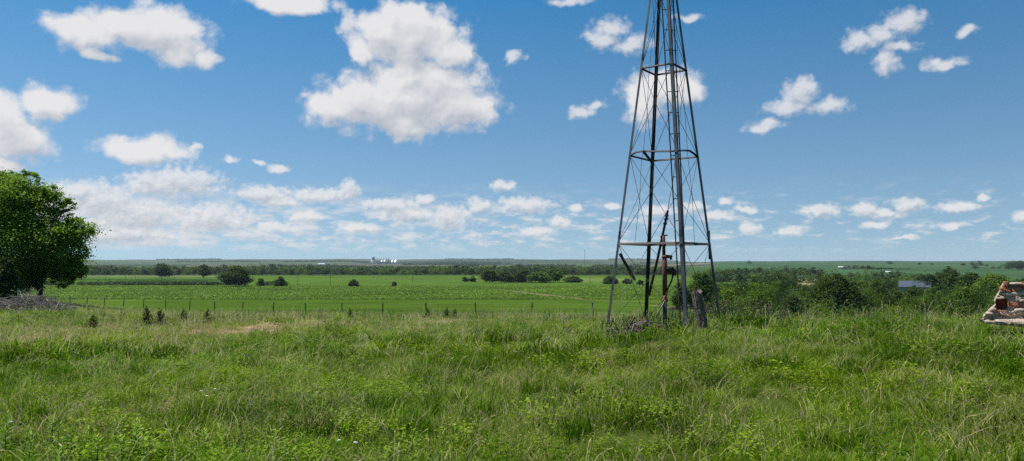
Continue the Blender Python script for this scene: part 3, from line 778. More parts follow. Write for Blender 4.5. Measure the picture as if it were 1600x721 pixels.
for k in range(4):
    m = MB(); w = (.068, .052, .064, .052)[k]
    p = legp(k, ZB0); q = legp(k, ztop)
    b = Vector(p)+(p-q).normalized()*.35
    mid = [b, legp(k, zl[0]+.3), legp(k, zl[1]+.5), q]
    m.angle(b, legp(k, zl[0]+.25), w, .009, -leg_dir(k)); m.angle(legp(k, zl[0]+.1), legp(k, zl[2]+.3), w*.93, .008, -leg_dir(k)); m.angle(legp(k, zl[2]+.15), q, w*.86, .008, -leg_dir(k))
    part(m, 'leg', M['steel'] if k in (0, 1, 3) else M['steel_rusty_shaded'])  # far leg takes the darker steel, its shade put into the colour
def girt(a, b, w=.042, bend=None, m_='steel'):
    m = MB()
    if bend is None: m.angle(a, b, w, .006, (0, 0, -1))
    else:
        pts = [a, *bend, b]
        for x, y in zip(pts[:-1], pts[1:]): m.angle(x, y, w, .006, (0, 0, -1))
    return part(m, 'girt', M['steel_rusty_shaded'])
for li, z in enumerate(lv):
    for k in range(4):
        a = legp(k, z, .02); b = legp((k+1) % 4, z, .02); bend = None
        if li == 1 and k == 3:   # left leg to near leg, bowed up
            c = a.lerp(b, .28); bend = [a.lerp(b, .12)+Vector((0, 0, .055)), c+Vector((0, 0, .065)), a.lerp(b, .6)+Vector((0, 0, .03))]
        if li == 1 and k == 0:   # near leg to right leg, bowed
            bend = [a.lerp(b, .3)+Vector((0, 0, .05)), a.lerp(b, .62)+Vector((0, 0, .085)), a.lerp(b, .85)+Vector((0, 0, .05))]
        girt(a, b, .045 if li else .055, bend)
# thin crossing brace rods on every face
levels = [ZB0-.12]+lv
for k in range(4):
    for z0, z1 in zip(levels[:-1], levels[1:]):
        for s in (0, 1):
            m = MB(); a = legp((k+s) % 4, z0+.03, .03); b = legp((k+1-s) % 4, z1-.03, .03)
            mid = a.lerp(b, .5)+Vector((random.uniform(-.02, .02), random.uniform(-.02, .02), random.uniform(-.03, 0)))
            m.tube([a, a.lerp(b, .25).lerp(mid, .1), mid, b], .0055, 5); part(m, 'brace_rod', M['wire'])
    for z0, z1 in zip(levels[1:-1], levels[2:]):
        m = MB(); a = legp(k, z1, .03).lerp(legp((k+1) % 4, z1, .03), .5); b = legp(k, z0, .03).lerp(legp((k+1) % 4, z0, .03), .42+.1*random.random())
        m.tube([a, a.lerp(b, .5)+Vector((.03, 0, 0)), b], .0045, 4); part(m, 'sag_rod', M['wire'])
# ladder up the near leg
mb = MB()
def lad(z, s):
    p = legp(0, z); e = Vector((1, .05, 0)); c = -.115
    return p+e*(c+s*.1)+Vector((0, .06, 0))
lm = MB(); lm.tube([lad(ZB0-.05, 0)+Vector((0, 0, 0)), lad(ztop-.4, -.35)], .014, 6)
lad_o = part(lm, 'ladder', M['steel_rusty_shaded'])
def lad2(z):  # right rail leans across behind the leg towards the top
    f = (z-ZB0)/(ztop-ZB0); return legp(0, z)+Vector((.02+.10*min(1, f*1.6), .09, 0))
def lad1(z):
    f = (z-ZB0)/(ztop-.4-ZB0); return lad(ZB0-.05, 0).lerp(lad(ztop-.4, -.35), f)
rm = MB(); rm.tube([lad2(ZB0), lad2(2.), lad2(ztop-.4)], .014, 6)
rr = part(rm, 'rail', M['steel_rusty_shaded'], lad_o)
z = ZB0+.28
while z < ztop-.5:
    m = MB(); m.tube([lad1(z), lad2(z)+Vector((0, 0, -.01))], .009, 5); part(m, 'rung', M['steel_rusty_shaded'], lad_o); z += .445
# small top collar and mast pipe where the wheel once stood
m = MB(); m.box((TX+.04, TYY, ztop), (.34, .34, .03)); m.box((TX+.04, TYY, ztop-.12), (.26, .26, .02)); part(m, 'top_plate', M['steel'])
m = MB(); m.tube([(TX+.04, TYY, ztop-1.2), (TX+.04, TYY, ztop+1.)], .035, 10); part(m, 'mast_pipe', M['steel_rusty_shaded'])
# broken stubs: hanging angle on left leg, loose strip by right leg, broken end at the second girt
m = MB(); a = at(966.5, 398, 15.9); b = at(990, 439, 15.7); m.angle(a, b, .07, .008, (1, 0, .4)); part(m, 'broken_girt', M['steel_rusty_shaded'])
m = MB(); a = at(1106.6, 361, 16.25); b = at(1107, 405.5, 16.25); m.angle(a, b, .04, .006, (1, 0, 0)); part(m, 'loose_strip', M['steel_rusty_shaded'])
m = MB(); a = legp(2, zl[1]-.02, .02); b = at(1006.5, 236, 15.6); m.angle(b, a, .05, .007, (0, 0, -1)); part(m, 'broken_girt', M['steel_rusty_shaded'])
m = MB(); a = at(1004.3, 236.5, 15.6); b = at(1008.8, 238.5, 15.6); m.tube([a, b], .028, 6); part(m, 'bolt_plate', M['steel_rusty_shaded'])
# pipes lying against the tower
px_ = at(1043.6, 329, 15.7); py_ = at(1029, 398, 15.7); pz_ = at(1014, 462, 15.9)
e = empty('pump_rod', tuple(pz_)); o0 = org; org = pz_
m = MB(); m.tube([pz_, py_, px_], [.028, .028, .024], 8); part(m, 'rod', M['dark_rust'], e, True)
m = MB()
for t_ in (.06, .1, .15, .3): 
    c = px_.lerp(py_, t_*2); m.tube([c+Vector((0, 0, -.02)), c+Vector((0, 0, .02))], .04, 8)
part(m, 'coupling', M['dark_rust'], e)
m = MB(); m.tube([px_, at(1045.4, 316, 15.7), at(1052, 280, 15.8), at(1056, 235, 15.8)], .006, 4); part(m, 'wire', M['wire'], e)
tag(e, 'dark leaning pump rod with a wire at its top end, inside the tower', 'pump rod')
# rusty hand pump on its stand pipe
PY = 15.6; pb = at(1039, 500, PY); g = gz1(pb.x, PY); org = Vector((pb.x, PY, g))
pump = empty('hand_pump', tuple(org)); tag(pump, 'rust red well pump standing upright under the tower', 'water pump')
def pz(y): return at(1039, y, PY).z
def px2(x, y, dy=0): return at(x, y, PY+dy)
m = MB(); m.tube([(pb.x, PY, g-.2), (pb.x, PY, pz(470))], .045, 14); part(m, 'stand_pipe', M['steel'], pump, True)
m = MB(); m.tube([(pb.x, PY, pz(471.5)), (pb.x, PY, pz(469)), (pb.x, PY, pz(464.5)), (pb.x, PY, pz(461))], [.075, .07, .05, .045], 16); part(m, 'flange', M['flange'], pump, True)
m = MB(); m.tube([(pb.x, PY, pz(462)), (pb.x+.005, PY, pz(425)), (pb.x, PY, pz(399))], [.047, .05, .048], 16)
m.tube([(pb.x, PY, pz(403)), (pb.x, PY, pz(400.5))], .062, 16); part(m, 'barrel', M['rust'], pump, True)
m = MB(); m.tube([(pb.x-.01, PY, pz(399)), (pb.x-.01, PY, pz(369))], [.036, .03], 12); m.tube([px2(1036, 371), px2(1037.5, 368), px2(1043, 368)], .016, 6)
m.tube([(pb.x-.01, PY, pz(385)), (pb.x-.01, PY, pz(382))], .045, 12); part(m, 'cap_rod', M['dark_rust'], pump, True)
m = MB(); m.tube([px2(1034.5, 402), px2(1042, 401), px2(1047.5, 401.5), px2(1050.5, 400)], [.03, .038, .034, .02], 10); m.tube([px2(1047, 401), px2(1049, 406)], [.025, .03], 8); part(m, 'bracket', M['dark_rust'], pump, True)
m = MB(); m.tube([px2(1041, 425), px2(1046, 424), px2(1050, 423), px2(1053.5, 426), px2(1053, 431)], [.045, .06, .075, .06, .04], 12); part(m, 'spout_head', M['dark_rust'], pump, True)
m = MB(); m.tube([px2(1052, 428, -.03), px2(1049, 440, -.03), px2(1044, 450, -.05), px2(1038, 470, -.05), px2(1030, 483, -.05)], [.018, .018, .016, .015, .015], 8); part(m, 'handle', M['dark_rust'], pump, True)
# weathered wooden post
def wood_post():
    Y = 14.2; b = at(1097, 516, Y); g = gz1(b.x, Y)-.05; t = at(1090.5, 456.5, Y)
    e = empty('wooden_post', (b.x, Y, g)); n = 22; nz = 26; H = t.z-g; V_ = []; Fs = []
    for j in range(nz+1):
        f = j/nz; cx = (t.x-b.x)*f+.02*math.sin(f*5); z_ = H*f
        for k in range(n):
            a = 2*math.pi*k/n; r = .092*(1+.10*math.sin(3*a+.6)+.05*math.sin(11*a+f*2)+.06*(random.random()-.5))
            if j >= nz-4: r *= .97
            r *= 1+.12*math.exp(-((f-.55)/.05)**2)*max(0, -math.sin(a))
            V_.append((cx+r*math.cos(a), r*math.sin(a)*.95, z_+(.035*math.sin(2*a)+.02*random.random())*(j == nz)))
    for j in range(nz):
        for k in range(n): Fs.append((j*n+k, j*n+(k+1) % n, (j+1)*n+(k+1) % n, (j+1)*n+k))
    V_.append(((t.x-b.x), 0, H-.03)); c = len(V_)-1
    for k in range(n): Fs.append((nz*n+k, nz*n+(k+1) % n, c))
    mesh_obj('post_body', np.array(V_), Fs, M['old_wood'], e, tint=[.5]*len(V_))
    m = MB(); r_ = .112
    for zz in (.34, .45): m.tube([((t.x-b.x)*zz/H+r_*math.cos(a), r_*math.sin(a), zz+.03*math.sin(a)) for a in np.linspace(0, 2*math.pi, 20)], .004, 4)
    m.build('wire_loop', M['wire'], e)
    m = MB(); m.tube([(0, -.1, .3), (-.03, -.16, .2), (.04, -.17, .08)], [.01, .008, .005], 5); m.build('splinter', M['dead_wood'], e)
    tag(e, 'thick grey weathered wooden post in the grass beside the tower', 'wooden post')
wood_post()
# old boards and dead branches by the tower foot
def stick(name, pts, r, m, lab, cat='branch', group=None, flat=False):
    p0 = Vector(pts[0]); mb = MB()
    if flat:
        a, b = Vector(pts[0]), Vector(pts[-1]); d = b-a; rot = d.to_track_quat('X', 'Z').to_matrix()
        mb.box((d/2), (d.length, r*3.2, r*1.1), rot, jit=.004)
    else: mb.tube([Vector(p)-p0 for p in pts], [r*(1-.5*k/len(pts)) for k in range(len(pts))], 7)
    o = mb.build(name, m, None, not flat); o.location = p0; tag(o, lab, cat, group); return o
def og(px, D, h): x = at(px, 412, D).x; return Vector((x, D, gz1(x, D)+h))
stick('board', [at(1047, 484, 15.9), at(1081, 477, 15.4)], .04, M['old_wood'], 'grey board propped level between the pump and near tower leg', 'board', flat=True)
stick('plank', [og(984, 14.9, .16), og(1012, 14.6, .24)], .04, M['dead_wood'], 'broken pale plank on the rubbish heap at the tower foot', 'plank', flat=True)
stick('branch', [og(982, 13.9, 0), og(990, 14.0, .24), og(1002, 14.1, .25), og(1030, 14.2, .21)], .014, M['dead_wood'], 'bent pale dead branch before the heap at the tower foot')
stick('branch', [og(941, 14.9, .06), og(965, 14.8, .13), og(985, 14.6, .12)], .012, M['dead_wood'], 'thin grey branch lying at the left foot of the tower')
stick('branch', [at(1026, 495, 15.2), at(1031, 484, 15.1), at(1039, 470, 15.3)], .018, M['dead_wood'], 'short forked stick leaning on the pump pipe')
stick('board', [at(1160, 482.5, 17.5), at(1184, 482, 17.7)], .02, M['old_wood'], 'short grey board half sunk in weeds right of the post', 'board', flat=True)
hb = MB(); rs = random.Random(9); hc = at(996, 492, 14.8); hg = gz1(hc.x, 14.8)
for k in range(60):
    c = Vector((rs.gauss(0, .22), rs.gauss(0, .2), rs.uniform(.0, .20))); d = Vector((rs.gauss(0, 1), rs.gauss(0, 1), rs.gauss(0, .35))).normalized()*rs.uniform(.08, .3)
    hb.tube([c-d, c+Vector((0, 0, .02)), c+d], [rs.uniform(.005, .018)]*3, 5, rs.random()*.4)
for k in range(7):
    hb.box((rs.gauss(0, .2), rs.gauss(0, .15), rs.uniform(.05, .25)), (rs.uniform(.1, .3), rs.uniform(.06, .12), rs.uniform(.03, .07)), Matrix.Rotation(rs.uniform(-.5, .5), 3, 'Y')@Matrix.Rotation(rs.uniform(0, 3), 3, 'Z'), rs.random()*.6, .012)
o = hb.build('wood_heap', M['old_wood'], None); o.location = (hc.x, 14.8, hg); tag(o, 'low heap of rotten wood scraps at the tower foot', 'wood heap')

# brush pile under the large tree
def brush():
    e = at(30, 484, 43); g = gz1(e.x, 43); mb = MB(); rs = random.Random(2)
    for k in range(900):
        x = rs.uniform(-3.6, 2.4); y = rs.gauss(0, .8); hmax = .92*math.exp(-((x+.2)/2.6)**4)*(1-.3*abs(y))*(.75+.35*math.sin(x*2.1))
        hmax = max(.1, hmax); c = Vector((x, y, hmax*(1-rs.random()**2)*1.0)); ln = rs.choice((.15, .25, .4, .65, .9))
        d = Vector((rs.gauss(0, 1), rs.gauss(0, .7), rs.gauss(0, .45))).normalized()*ln
        r = rs.choice((.007, .01, .014, .02, .03))
        mb.tube([c-d, c+Vector((rs.gauss(0, .06), rs.gauss(0, .06), rs.gauss(0, .06))), c+d], [r, r*.8, r*.4], 5, rs.random())
    o = mb.build('brush_pile', M['dead_wood'], None); o.location = (e.x, 43, g); tag(o, 'long pile of grey dead branches below the large tree', 'brush pile')
    m = MB(); m.tube([(0, 0, 0), (-.02, 0, 1.35), (-.05, 0, 1.5)], [.05, .04, .02], 7, .9); q = at(29, 470, 42.2)
    o = m.build('stake', M['dead_wood']); o.location = (q.x, 42.2, gz1(q.x, 42.2)-.3+.1); tag(o, 'pale upright stake poking out of the brush pile', 'stake')
brush()

# ------------------------------------------------------------------ brick ruin
def ruin():
    Y = 12.; k = Y/F; e0 = at(1535, 500, Y); g = gz1(e0.x+1, Y); e = empty('brick_ruin', (e0.x, Y, g), -R(30)); rs = random.Random(8)
    tag(e, 'crumbling brick and mortar wall remnant at the right edge of the grass', 'brick ruin')
    Z = lambda y: at(1560, y, Y).z-g
    X = lambda x: (x-1535)*k*.86
    Lx = X(1535+330)
    def lump(c, s, tint, parent, name, m, seed=0, sub=5):
        bm = bmesh.new(); bmesh.ops.create_icosphere(bm, subdivisions=sub-1, radius=1.)
        r_ = np.random.default_rng(seed); off = r_.random(3)*50
        co = np.array([v.co[:] for v in bm.verts]); 
        p = np.sign(co)*np.abs(co)**.75*np.array(s)
        q = p*9+off; dn = (fb(q[:, 0]+q[:, 2]*.7, q[:, 1]+q[:, 2], 1, 4)-.5)
        p = p*(1+.32*dn[:, None])+np.array(c)
        for v, w in zip(bm.verts, p): v.co = w
        me = bpy.data.meshes.new(name); bm.to_mesh(me); bm.free(); me.materials.append(m)
        a = me.attributes.new('tint', 'FLOAT', 'POINT'); a.data.foreach_set('value', np.full(len(me.vertices), tint, np.float32))
        o = bpy.data.objects.new(name, me); COL.objects.link(o); o.parent = parent; return o
    # left edge outline of the wall by height (photo y -> x)
    def left(y): return np.interp(y, [440, 446, 455, 464, 470, 476, 482, 488, 495], [1571, 1566, 1562, 1557, 1554, 1556, 1548, 1543, 1536])
    # the mass of the wall: a rough solid following the broken outline, with a hollow near its left end
    ys = np.linspace(499, 442.5, 46); nx = 150; Vv = []; Ff = []; Tt = []
    for yy in ys:
        xl = X(left(yy)+1.5); t_ = np.linspace(0, 1, nx)**1.35; xs = xl+(Lx-xl)*t_
        q = xs*16; zz = np.full(nx, Z(yy)); b = fb(q+3, zz*22+7, 5, 5)-.5; b2 = fb(q*.3, zz*6, 8, 2)-.5
        px_ = xs/(k*.86)+1535
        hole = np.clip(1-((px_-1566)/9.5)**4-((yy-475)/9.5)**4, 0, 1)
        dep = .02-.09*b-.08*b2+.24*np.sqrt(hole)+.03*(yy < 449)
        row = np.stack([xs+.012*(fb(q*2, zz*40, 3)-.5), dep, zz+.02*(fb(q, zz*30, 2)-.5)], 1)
        Vv.append(row); Tt.append(np.clip(.76+.8*b2-.5*hole, 0, 1))  # tint lowered inside the hollow to paint its shade
    nzr = len(ys); Fr = np.array(Vv); Bk = Fr.copy(); Bk[:, :, 1] = .5+.05*rs.random(); Bk[:, :, 2] -= .01
    Vv = np.concatenate([Fr.reshape(-1, 3), Bk.reshape(-1, 3)]); Tt = np.concatenate([np.array(Tt).ravel()]*2); O = nzr*nx
    for a in range(nzr-1):
        for c in range(nx-1):
            i0 = a*nx+c; Ff.append((i0, i0+1, i0+nx+1, i0+nx)); Ff.append((O+i0, O+i0+nx, O+i0+nx+1, O+i0+1))
        i0 = a*nx; Ff.append((i0, i0+nx, O+i0+nx, O+i0)); i1 = a*nx+nx-1; Ff.append((i1, O+i1, O+i1+nx, i1+nx))
    for c in range(nx-1):
        i0 = (nzr-1)*nx+c; Ff.append((i0, i0+1, O+i0+1, O+i0))
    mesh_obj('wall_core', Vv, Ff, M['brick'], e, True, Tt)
    # brick courses: each course one part, bricks with worn faces
    bm = bmesh.new(); bmesh.ops.create_cube(bm, size=2.); bmesh.ops.subdivide_edges(bm, edges=bm.edges[:], cuts=6, use_grid_fill=True)
    bco = np.array([v.co[:] for v in bm.verts]); bfc = [tuple(v.index for v in f.verts) for f in bm.faces]; bm.free()
    def worn(mb, c, s, rot, t_):
        off = np.array([rs.random(), rs.random(), rs.random()])*40
        ln = np.linalg.norm(bco, axis=1)[:, None]; p = bco*(1-.09*np.clip((ln-1.05)/.65, 0, 1)**1.5)
        p = p*np.array(s); q = (p+off)*28
        p = p+(fb(q[:, 0]+q[:, 2], q[:, 1]+q[:, 2]*.6, 4, 3)-.5)[:, None]*bco*np.array([.026, .05, .022])
        cr, sr = math.cos(rot), math.sin(rot)
        p = np.stack([p[:, 0]*cr-p[:, 2]*sr, p[:, 1], p[:, 0]*sr+p[:, 2]*cr], 1)+np.array(c)
        mb.add(p, bfc, t_)
    course = [(444.5, .22), (452, .35), (459.5, .95), (467, .5), (474.5, .3), (482, .38), (488.5, .6)]
    mb = MB()
    for ci, (yc, tn) in enumerate(course):
        x = left(yc)+ (0 if ci % 2 else 2)
        while x < 1535+320:
            w = rs.uniform(16, 20) if rs.random() < .7 else rs.uniform(7, 10)
            hole = ci in (3, 4, 5) and 1556 < x+w*.5 < 1577
            if not hole and rs.random() < (.72 if ci not in (2,) else .2):
                t_ = min(1, max(0, tn+rs.uniform(-.35, .2)))
                if ci == 2: t_ = rs.uniform(.75, 1)
                dep = rs.uniform(-.02, .035)
                worn(mb, (X(x+w/2-.5), dep+.068, Z(yc)+rs.uniform(-.007, .007)), (w*k*.43-.004, .085, 3.6*k), rs.uniform(-.07, .07), t_)
            x += w
    mb.build('brickwork', M['brick'], e)
    # mortar lumps and plaster remains
    lumps = [((X(1585), .03, Z(459)), (.16, .05, .035)), ((X(1612), .02, Z(457)), (.18, .06, .05)), ((X(1589), .04, Z(443)), (.10, .10, .02)), ((X(1607), .03, Z(444)), (.09, .10, .025)),
             ((X(1592), -.01, Z(484)), (.08, .06, .035)), ((X(1552), -.02, Z(484)), (.05, .05, .03)), ((X(1546), -.03, Z(490)), (.06, .06, .022)), ((X(1563), .03, Z(466)), (.06, .05, .018)), ((X(1660), -.02, Z(478)), (.2, .08, .08))]
    for i, (c, s) in enumerate(lumps): lump(c, s, rs.uniform(.4, .7), e, 'mortar_lump', M['plaster'], i)
    lump((X(1535)+Lx/2+.0, .05, Z(502.5)), (Lx/2, .30, .07), .55, e, 'footing', M['plaster'], 77, 6)
    # recess is a real hole, with shade also painted in by a darker tint: side brick of the recess
    m = MB(); m.box((X(1567), .2, Z(475)), (.02, .02, .02), tint=.2)
ruin()

# ------------------------------------------------------------------ grass: clump meshes instanced over the bench
def clump(name, nb, Rr, h0, h1, w, tints, lean=.75, seedheads=0, broad=0, leaf=(.012, .034), btint=(.45, .72)):
    Vs = []; Fs = []; T = []; n = 0
    for b in range(nb):
        a = random.uniform(0, 6.28); r = Rr*math.sqrt(random.random()); x, y = r*math.cos(a), r*math.sin(a)
        h = random.uniform(h0, h1)*.62; la = random.uniform(0, 6.28); ln = h*random.uniform(.1, lean)*1.3
        dx, dy = math.cos(la), math.sin(la); wd = w*random.uniform(.6, 1.3); fa = random.uniform(0, 3.14); wx, wy = math.cos(fa)*wd, math.sin(fa)*wd
        t = random.choice(tints)+random.gauss(0, .10)+(.3 if random.random() < .12 else 0)+(.6 if random.random() < .015 else 0); t = min(1, max(0, t))
        droop = random.uniform(0, .45)
        pts = []
        for f, ww in ((0, .8), (.35, 1), (.7, .75)):
            pts.append((x+dx*ln*f*f, y+dy*ln*f*f, h*(f-droop*f*f*f)-.02, ww))
        tip = (x+dx*ln, y+dy*ln, h*(1-droop)-.02)
        for (px, py, pz_, ww) in pts:
            Vs.append((px-wx*ww, py-wy*ww, pz_)); Vs.append((px+wx*ww, py+wy*ww, pz_))
        Vs.append(tip); Fs += [(n, n+1, n+3, n+2), (n+2, n+3, n+5, n+4), (n+4, n+5, n+6)]; T += [t]*7; n += 7
    for b in range(seedheads):
        a = random.uniform(0, 6.28); r = Rr*random.random(); x, y = r*math.cos(a), r*math.sin(a); h = random.uniform(h1*.65, h1*1.05)
        la = random.uniform(0, 6.28); ln = h*random.uniform(.1, .5); dx, dy = math.cos(la)*ln, math.sin(la)*ln; s = w*.45; t = random.uniform(.78, 1)
        P0 = (x, y, 0); P1 = (x+dx*.35, y+dy*.35, h*.65); P2 = (x+dx*.8, y+dy*.8, h*.92); P3 = (x+dx*1.25, y+dy*1.25, h)
        for q in (P0, P1, P2): Vs.append((q[0]-s, q[1], q[2])); Vs.append((q[0]+s, q[1], q[2]))
        Fs += [(n, n+1, n+3, n+2), (n+2, n+3, n+5, n+4)]; T += [t]*6; n += 6
        s2 = min(w*1.3, .0045)
        Vs += [P2, ((P2[0]+P3[0])/2-s2, (P2[1]+P3[1])/2, (P2[2]+P3[2])/2), P3, ((P2[0]+P3[0])/2+s2, (P2[1]+P3[1])/2, (P2[2]+P3[2])/2)]
        Fs.append((n, n+1, n+2, n+3)); T += [t]*4; n += 4
    for b in range(broad):
        lo, hi = leaf
        a = random.uniform(0, 6.28); r = Rr*random.random(); x, y = r*math.cos(a), r*math.sin(a); z = random.uniform(.05, h1*.8); la = random.uniform(0, 6.28)
        l = random.uniform(lo, hi); dx, dy = math.cos(la)*l, math.sin(la)*l; t = random.uniform(*btint)
        Vs += [(x, y, z), (x+dx*.5-dy*.4, y+dy*.5+dx*.4, z+l*.3), (x+dx, y+dy, z+l*.15), (x+dx*.5+dy*.4, y+dy*.5-dx*.4, z+l*.3)]
        Fs.append((n, n+1, n+2, n+3)); T += [t]*4; n += 4
    me = mesh_data(name, np.array(Vs), Fs, M['grass'], tint=T)
    return bpy.data.objects.new(name, me)
gc = bpy.data.collections.new('grass_tufts')
kinds = []
for far in (0, 1):
    wk = 1. if not far else 2.1; nk = 1. if not far else .55
    specs = [
      dict(nb=110, Rr=.20, h0=.10, h1=.25, w=.0028, tints=[.2, .3, .4, .3]),
      dict(nb=100, Rr=.20, h0=.12, h1=.28, w=.0026, tints=[.25, .35, .5, .6]),
      dict(nb=80, Rr=.17, h0=.18, h1=.38, w=.0034, tints=[.1, .15, .25], lean=.35),
      dict(nb=90, Rr=.20, h0=.12, h1=.30, w=.0026, tints=[.5, .6, .7, .4], seedheads=1),
      dict(nb=100, Rr=.20, h0=.12, h1=.30, w=.0026, tints=[.4, .5, .62, .8], lean=.9, seedheads=3),
      dict(nb=100, Rr=.20, h0=.10, h1=.26, w=.003, tints=[.25, .4, .5], broad=40, lean=.9),
      dict(nb=70, Rr=.22, h0=.05, h1=.16, w=.003, tints=[.9, .97, 1., 1.], lean=1.6),
      dict(nb=70, Rr=.16, h0=.25, h1=.50, w=.0036, tints=[.3, .4, .5, .6], lean=.7, seedheads=2),
      dict(nb=20, Rr=.24, h0=.18, h1=.44, w=.0036, tints=[.66, .72, .76, .80], lean=1.25, seedheads=2),
      dict(nb=30, Rr=.20, h0=.10, h1=.30, w=.003, tints=[.3, .45], broad=60, leaf=(.02, .046), btint=(.38, .70)),
      dict(nb=45, Rr=.20, h0=.15, h1=.42, w=.0035, tints=[.0, .1, .2], broad=60, leaf=(.02, .045), btint=(.02, .30)),
      dict(nb=100, Rr=.22, h0=.10, h1=.26, w=.0032, tints=[.3, .45, .6, .85, .95], lean=1.5, seedheads=0),
    ]
    for i, sp in enumerate(specs):
        for q in range(2):
            sp2 = dict(sp); sp2['nb'] = int(sp['nb']*nk); sp2['w'] = sp['w']*(wk if i < 8 else (1.5 if far else 1))
            if 'broad' in sp: sp2['broad'] = int(sp['broad']*(.8 if far else 1))
            o = clump('tuft%02d' % len(kinds), **sp2); gc.objects.link(o); kinds.append(o.name)
# positions
def ring(D0, D1, dens, umin=-900, umax=900):
    A = (umax-umin)/F*(D1*D1-D0*D0)/2; n = int(A*dens)
    D = np.sqrt(rng.uniform(D0*D0, D1*D1, n)); u = rng.uniform(umin, umax, n); return u*D/F, D
parts = [ring(2.2, 5, 18, -1300, 1300), ring(5, 12, 30), ring(12, 24, 20), ring(24, 38, 14, -900, 420), ring(38, 58, 8, -900, -380), ring(58, 78, 3, -900, -430)]
gx = np.concatenate([p[0] for p in parts]); gy = np.concatenate([p[1] for p in parts]); n = len(gx)
u_, D_ = uD(gx, gy)
n1 = fb(gx/1.6, gy/1.6, 51); n2 = fb(gx/4.5, gy/4.5, 61); n3 = fb(gx/.8, gy/.8, 71, 2)
kk = np.zeros(n, int)
r1 = rng.random(n)
kk[:] = np.where(r1 < .5, 0, 1)
kk[(n1 > .55) & (r1 < .7)] = 2
kk[(n2 > .53) & (rng.random(n) < .55)] = 3
kk[(n3 > .62) & (rng.random(n) < .55)] = 4
kk[(n1 < .40) & (rng.random(n) < .4)] = 5
tall = rng.random(n) < np.clip((D_-13)/80, .02, .08); kk[tall] = 7
n4 = fb(gx/2.1, gy/2.1, 91); n5 = fb(gx/1.1, gy/1.1, 101)
r2 = rng.random(n)
kk[r2 < .05+.13*(n4 > .58)] = 8
kk[(r2 > .55) & (n5 > .62) & (rng.random(n) < .28)] = 9
kk[(r2 > .3) & (r2 < .55) & (n5 < .36)] = 10
kk[(r2 > .97-.10*(n4 < .38))] = 11
strawy = (D_ > 19) & (n2 > .5) & (rng.random(n) < .3); kk[strawy] = 4
kk[(D_ > 20) & (rng.random(n) < .3)] = 3
keep = np.ones(n, bool)
for (cx, cy, r_) in DEAD:
    d = np.hypot(gx-cx, (gy-cy)*.36)/r_
    m_ = (d < 1.0+.7*(n3-.5)) & (rng.random(n) < .66); kk[m_] = 6; 
    m2 = (d >= 1.) & (d < 1.6) & (rng.random(n) < .5); kk[m2] = 4
lr = DEAD[7]; m3 = (np.abs(gy-lr[1]) < 2.2) & (u_ > 330) & (u_ < 560) & (rng.random(n) < .5); kk[m3] = 4
ru = Vector((math.cos(R(30)), -math.sin(R(30)))); lx_ = (gx-7.44)*ru.x+(gy-12)*ru.y; ly_ = -(gx-7.44)*ru.y+(gy-12)*ru.x
keep &= ~((lx_ > -.05) & (ly_ > -.3) & (ly_ < .7))
keep &= ~((lx_ > .1) & (ly_ > -.5) & (ly_ <= -.3) & (rng.random(n) < .4))
idx = kk*2+rng.integers(0, 2, n)+np.where(D_ > 13, 24, 0)
scl = rng.uniform(.75, 1.25, n)*np.where(D_ > 35, 1.15, 1.)*(.8+.5*n1)
scl *= np.where(D_ > 42, .9, 1)
gx, gy, idx, scl = gx[keep], gy[keep], idx[keep], scl[keep]
GZ = gz(gx, gy)
me = bpy.data.meshes.new('grass'); me.vertices.add(len(gx)); me.vertices.foreach_set('co', np.stack([gx, gy, GZ], 1).astype(np.float32).ravel())
a = me.attributes.new('kind_index', 'INT', 'POINT'); a.data.foreach_set('value', idx.astype(np.int32))
a = me.attributes.new('tuft_scale', 'FLOAT', 'POINT'); a.data.foreach_set('value', scl.astype(np.float32))
a = me.attributes.new('turn', 'FLOAT_VECTOR', 'POINT'); a.data.foreach_set('vector', np.stack([rng.normal(0, .12, len(gx)), rng.normal(0, .12, len(gx)), rng.uniform(0, 6.28, len(gx))], 1).astype(np.float32).ravel())
grass = bpy.data.objects.new('grass', me); COL.objects.link(grass); tag(grass, kind='stuff'); me.materials.append(M['grass'])
def instancer(obj, coll):
    ng = bpy.data.node_groups.new('scatter', 'GeometryNodeTree')
    ng.interface.new_socket('Geometry', in_out='INPUT', socket_type='NodeSocketGeometry'); ng.interface.new_socket('Geometry', in_out='OUTPUT', socket_type='NodeSocketGeometry')
    N = ng.nodes; Lk = ng.links; gi = N.new('NodeGroupInput'); go = N.new('NodeGroupOutput')
    mp = N.new('GeometryNodeMeshToPoints'); ip = N.new('GeometryNodeInstanceOnPoints'); ci = N.new('GeometryNodeCollectionInfo')
    ci.inputs[0].default_value = coll; ci.inputs['Separate Children'].default_value = True; ci.inputs['Reset Children'].default_value = True
    def na(nm, ty):
        x = N.new('GeometryNodeInputNamedAttribute'); x.data_type = ty; x.inputs[0].default_value = nm; return x.outputs[0]
    Lk.new(gi.outputs[0], mp.inputs[0]); Lk.new(mp.outputs[0], ip.inputs['Points']); Lk.new(ci.outputs[0], ip.inputs['Instance'])
    ip.inputs['Pick Instance'].default_value = True; Lk.new(na('kind_index', 'INT'), ip.inputs['Instance Index'])
    Lk.new(na('turn', 'FLOAT_VECTOR'), ip.inputs['Rotation']); Lk.new(na('tuft_scale', 'FLOAT'), ip.inputs['Scale'])
    Lk.new(ip.outputs[0], go.inputs[0])
    md = obj.modifiers.new('scatter', 'NODES'); md.node_group = ng
instancer(grass, gc)
print('grass clumps', len(gx))

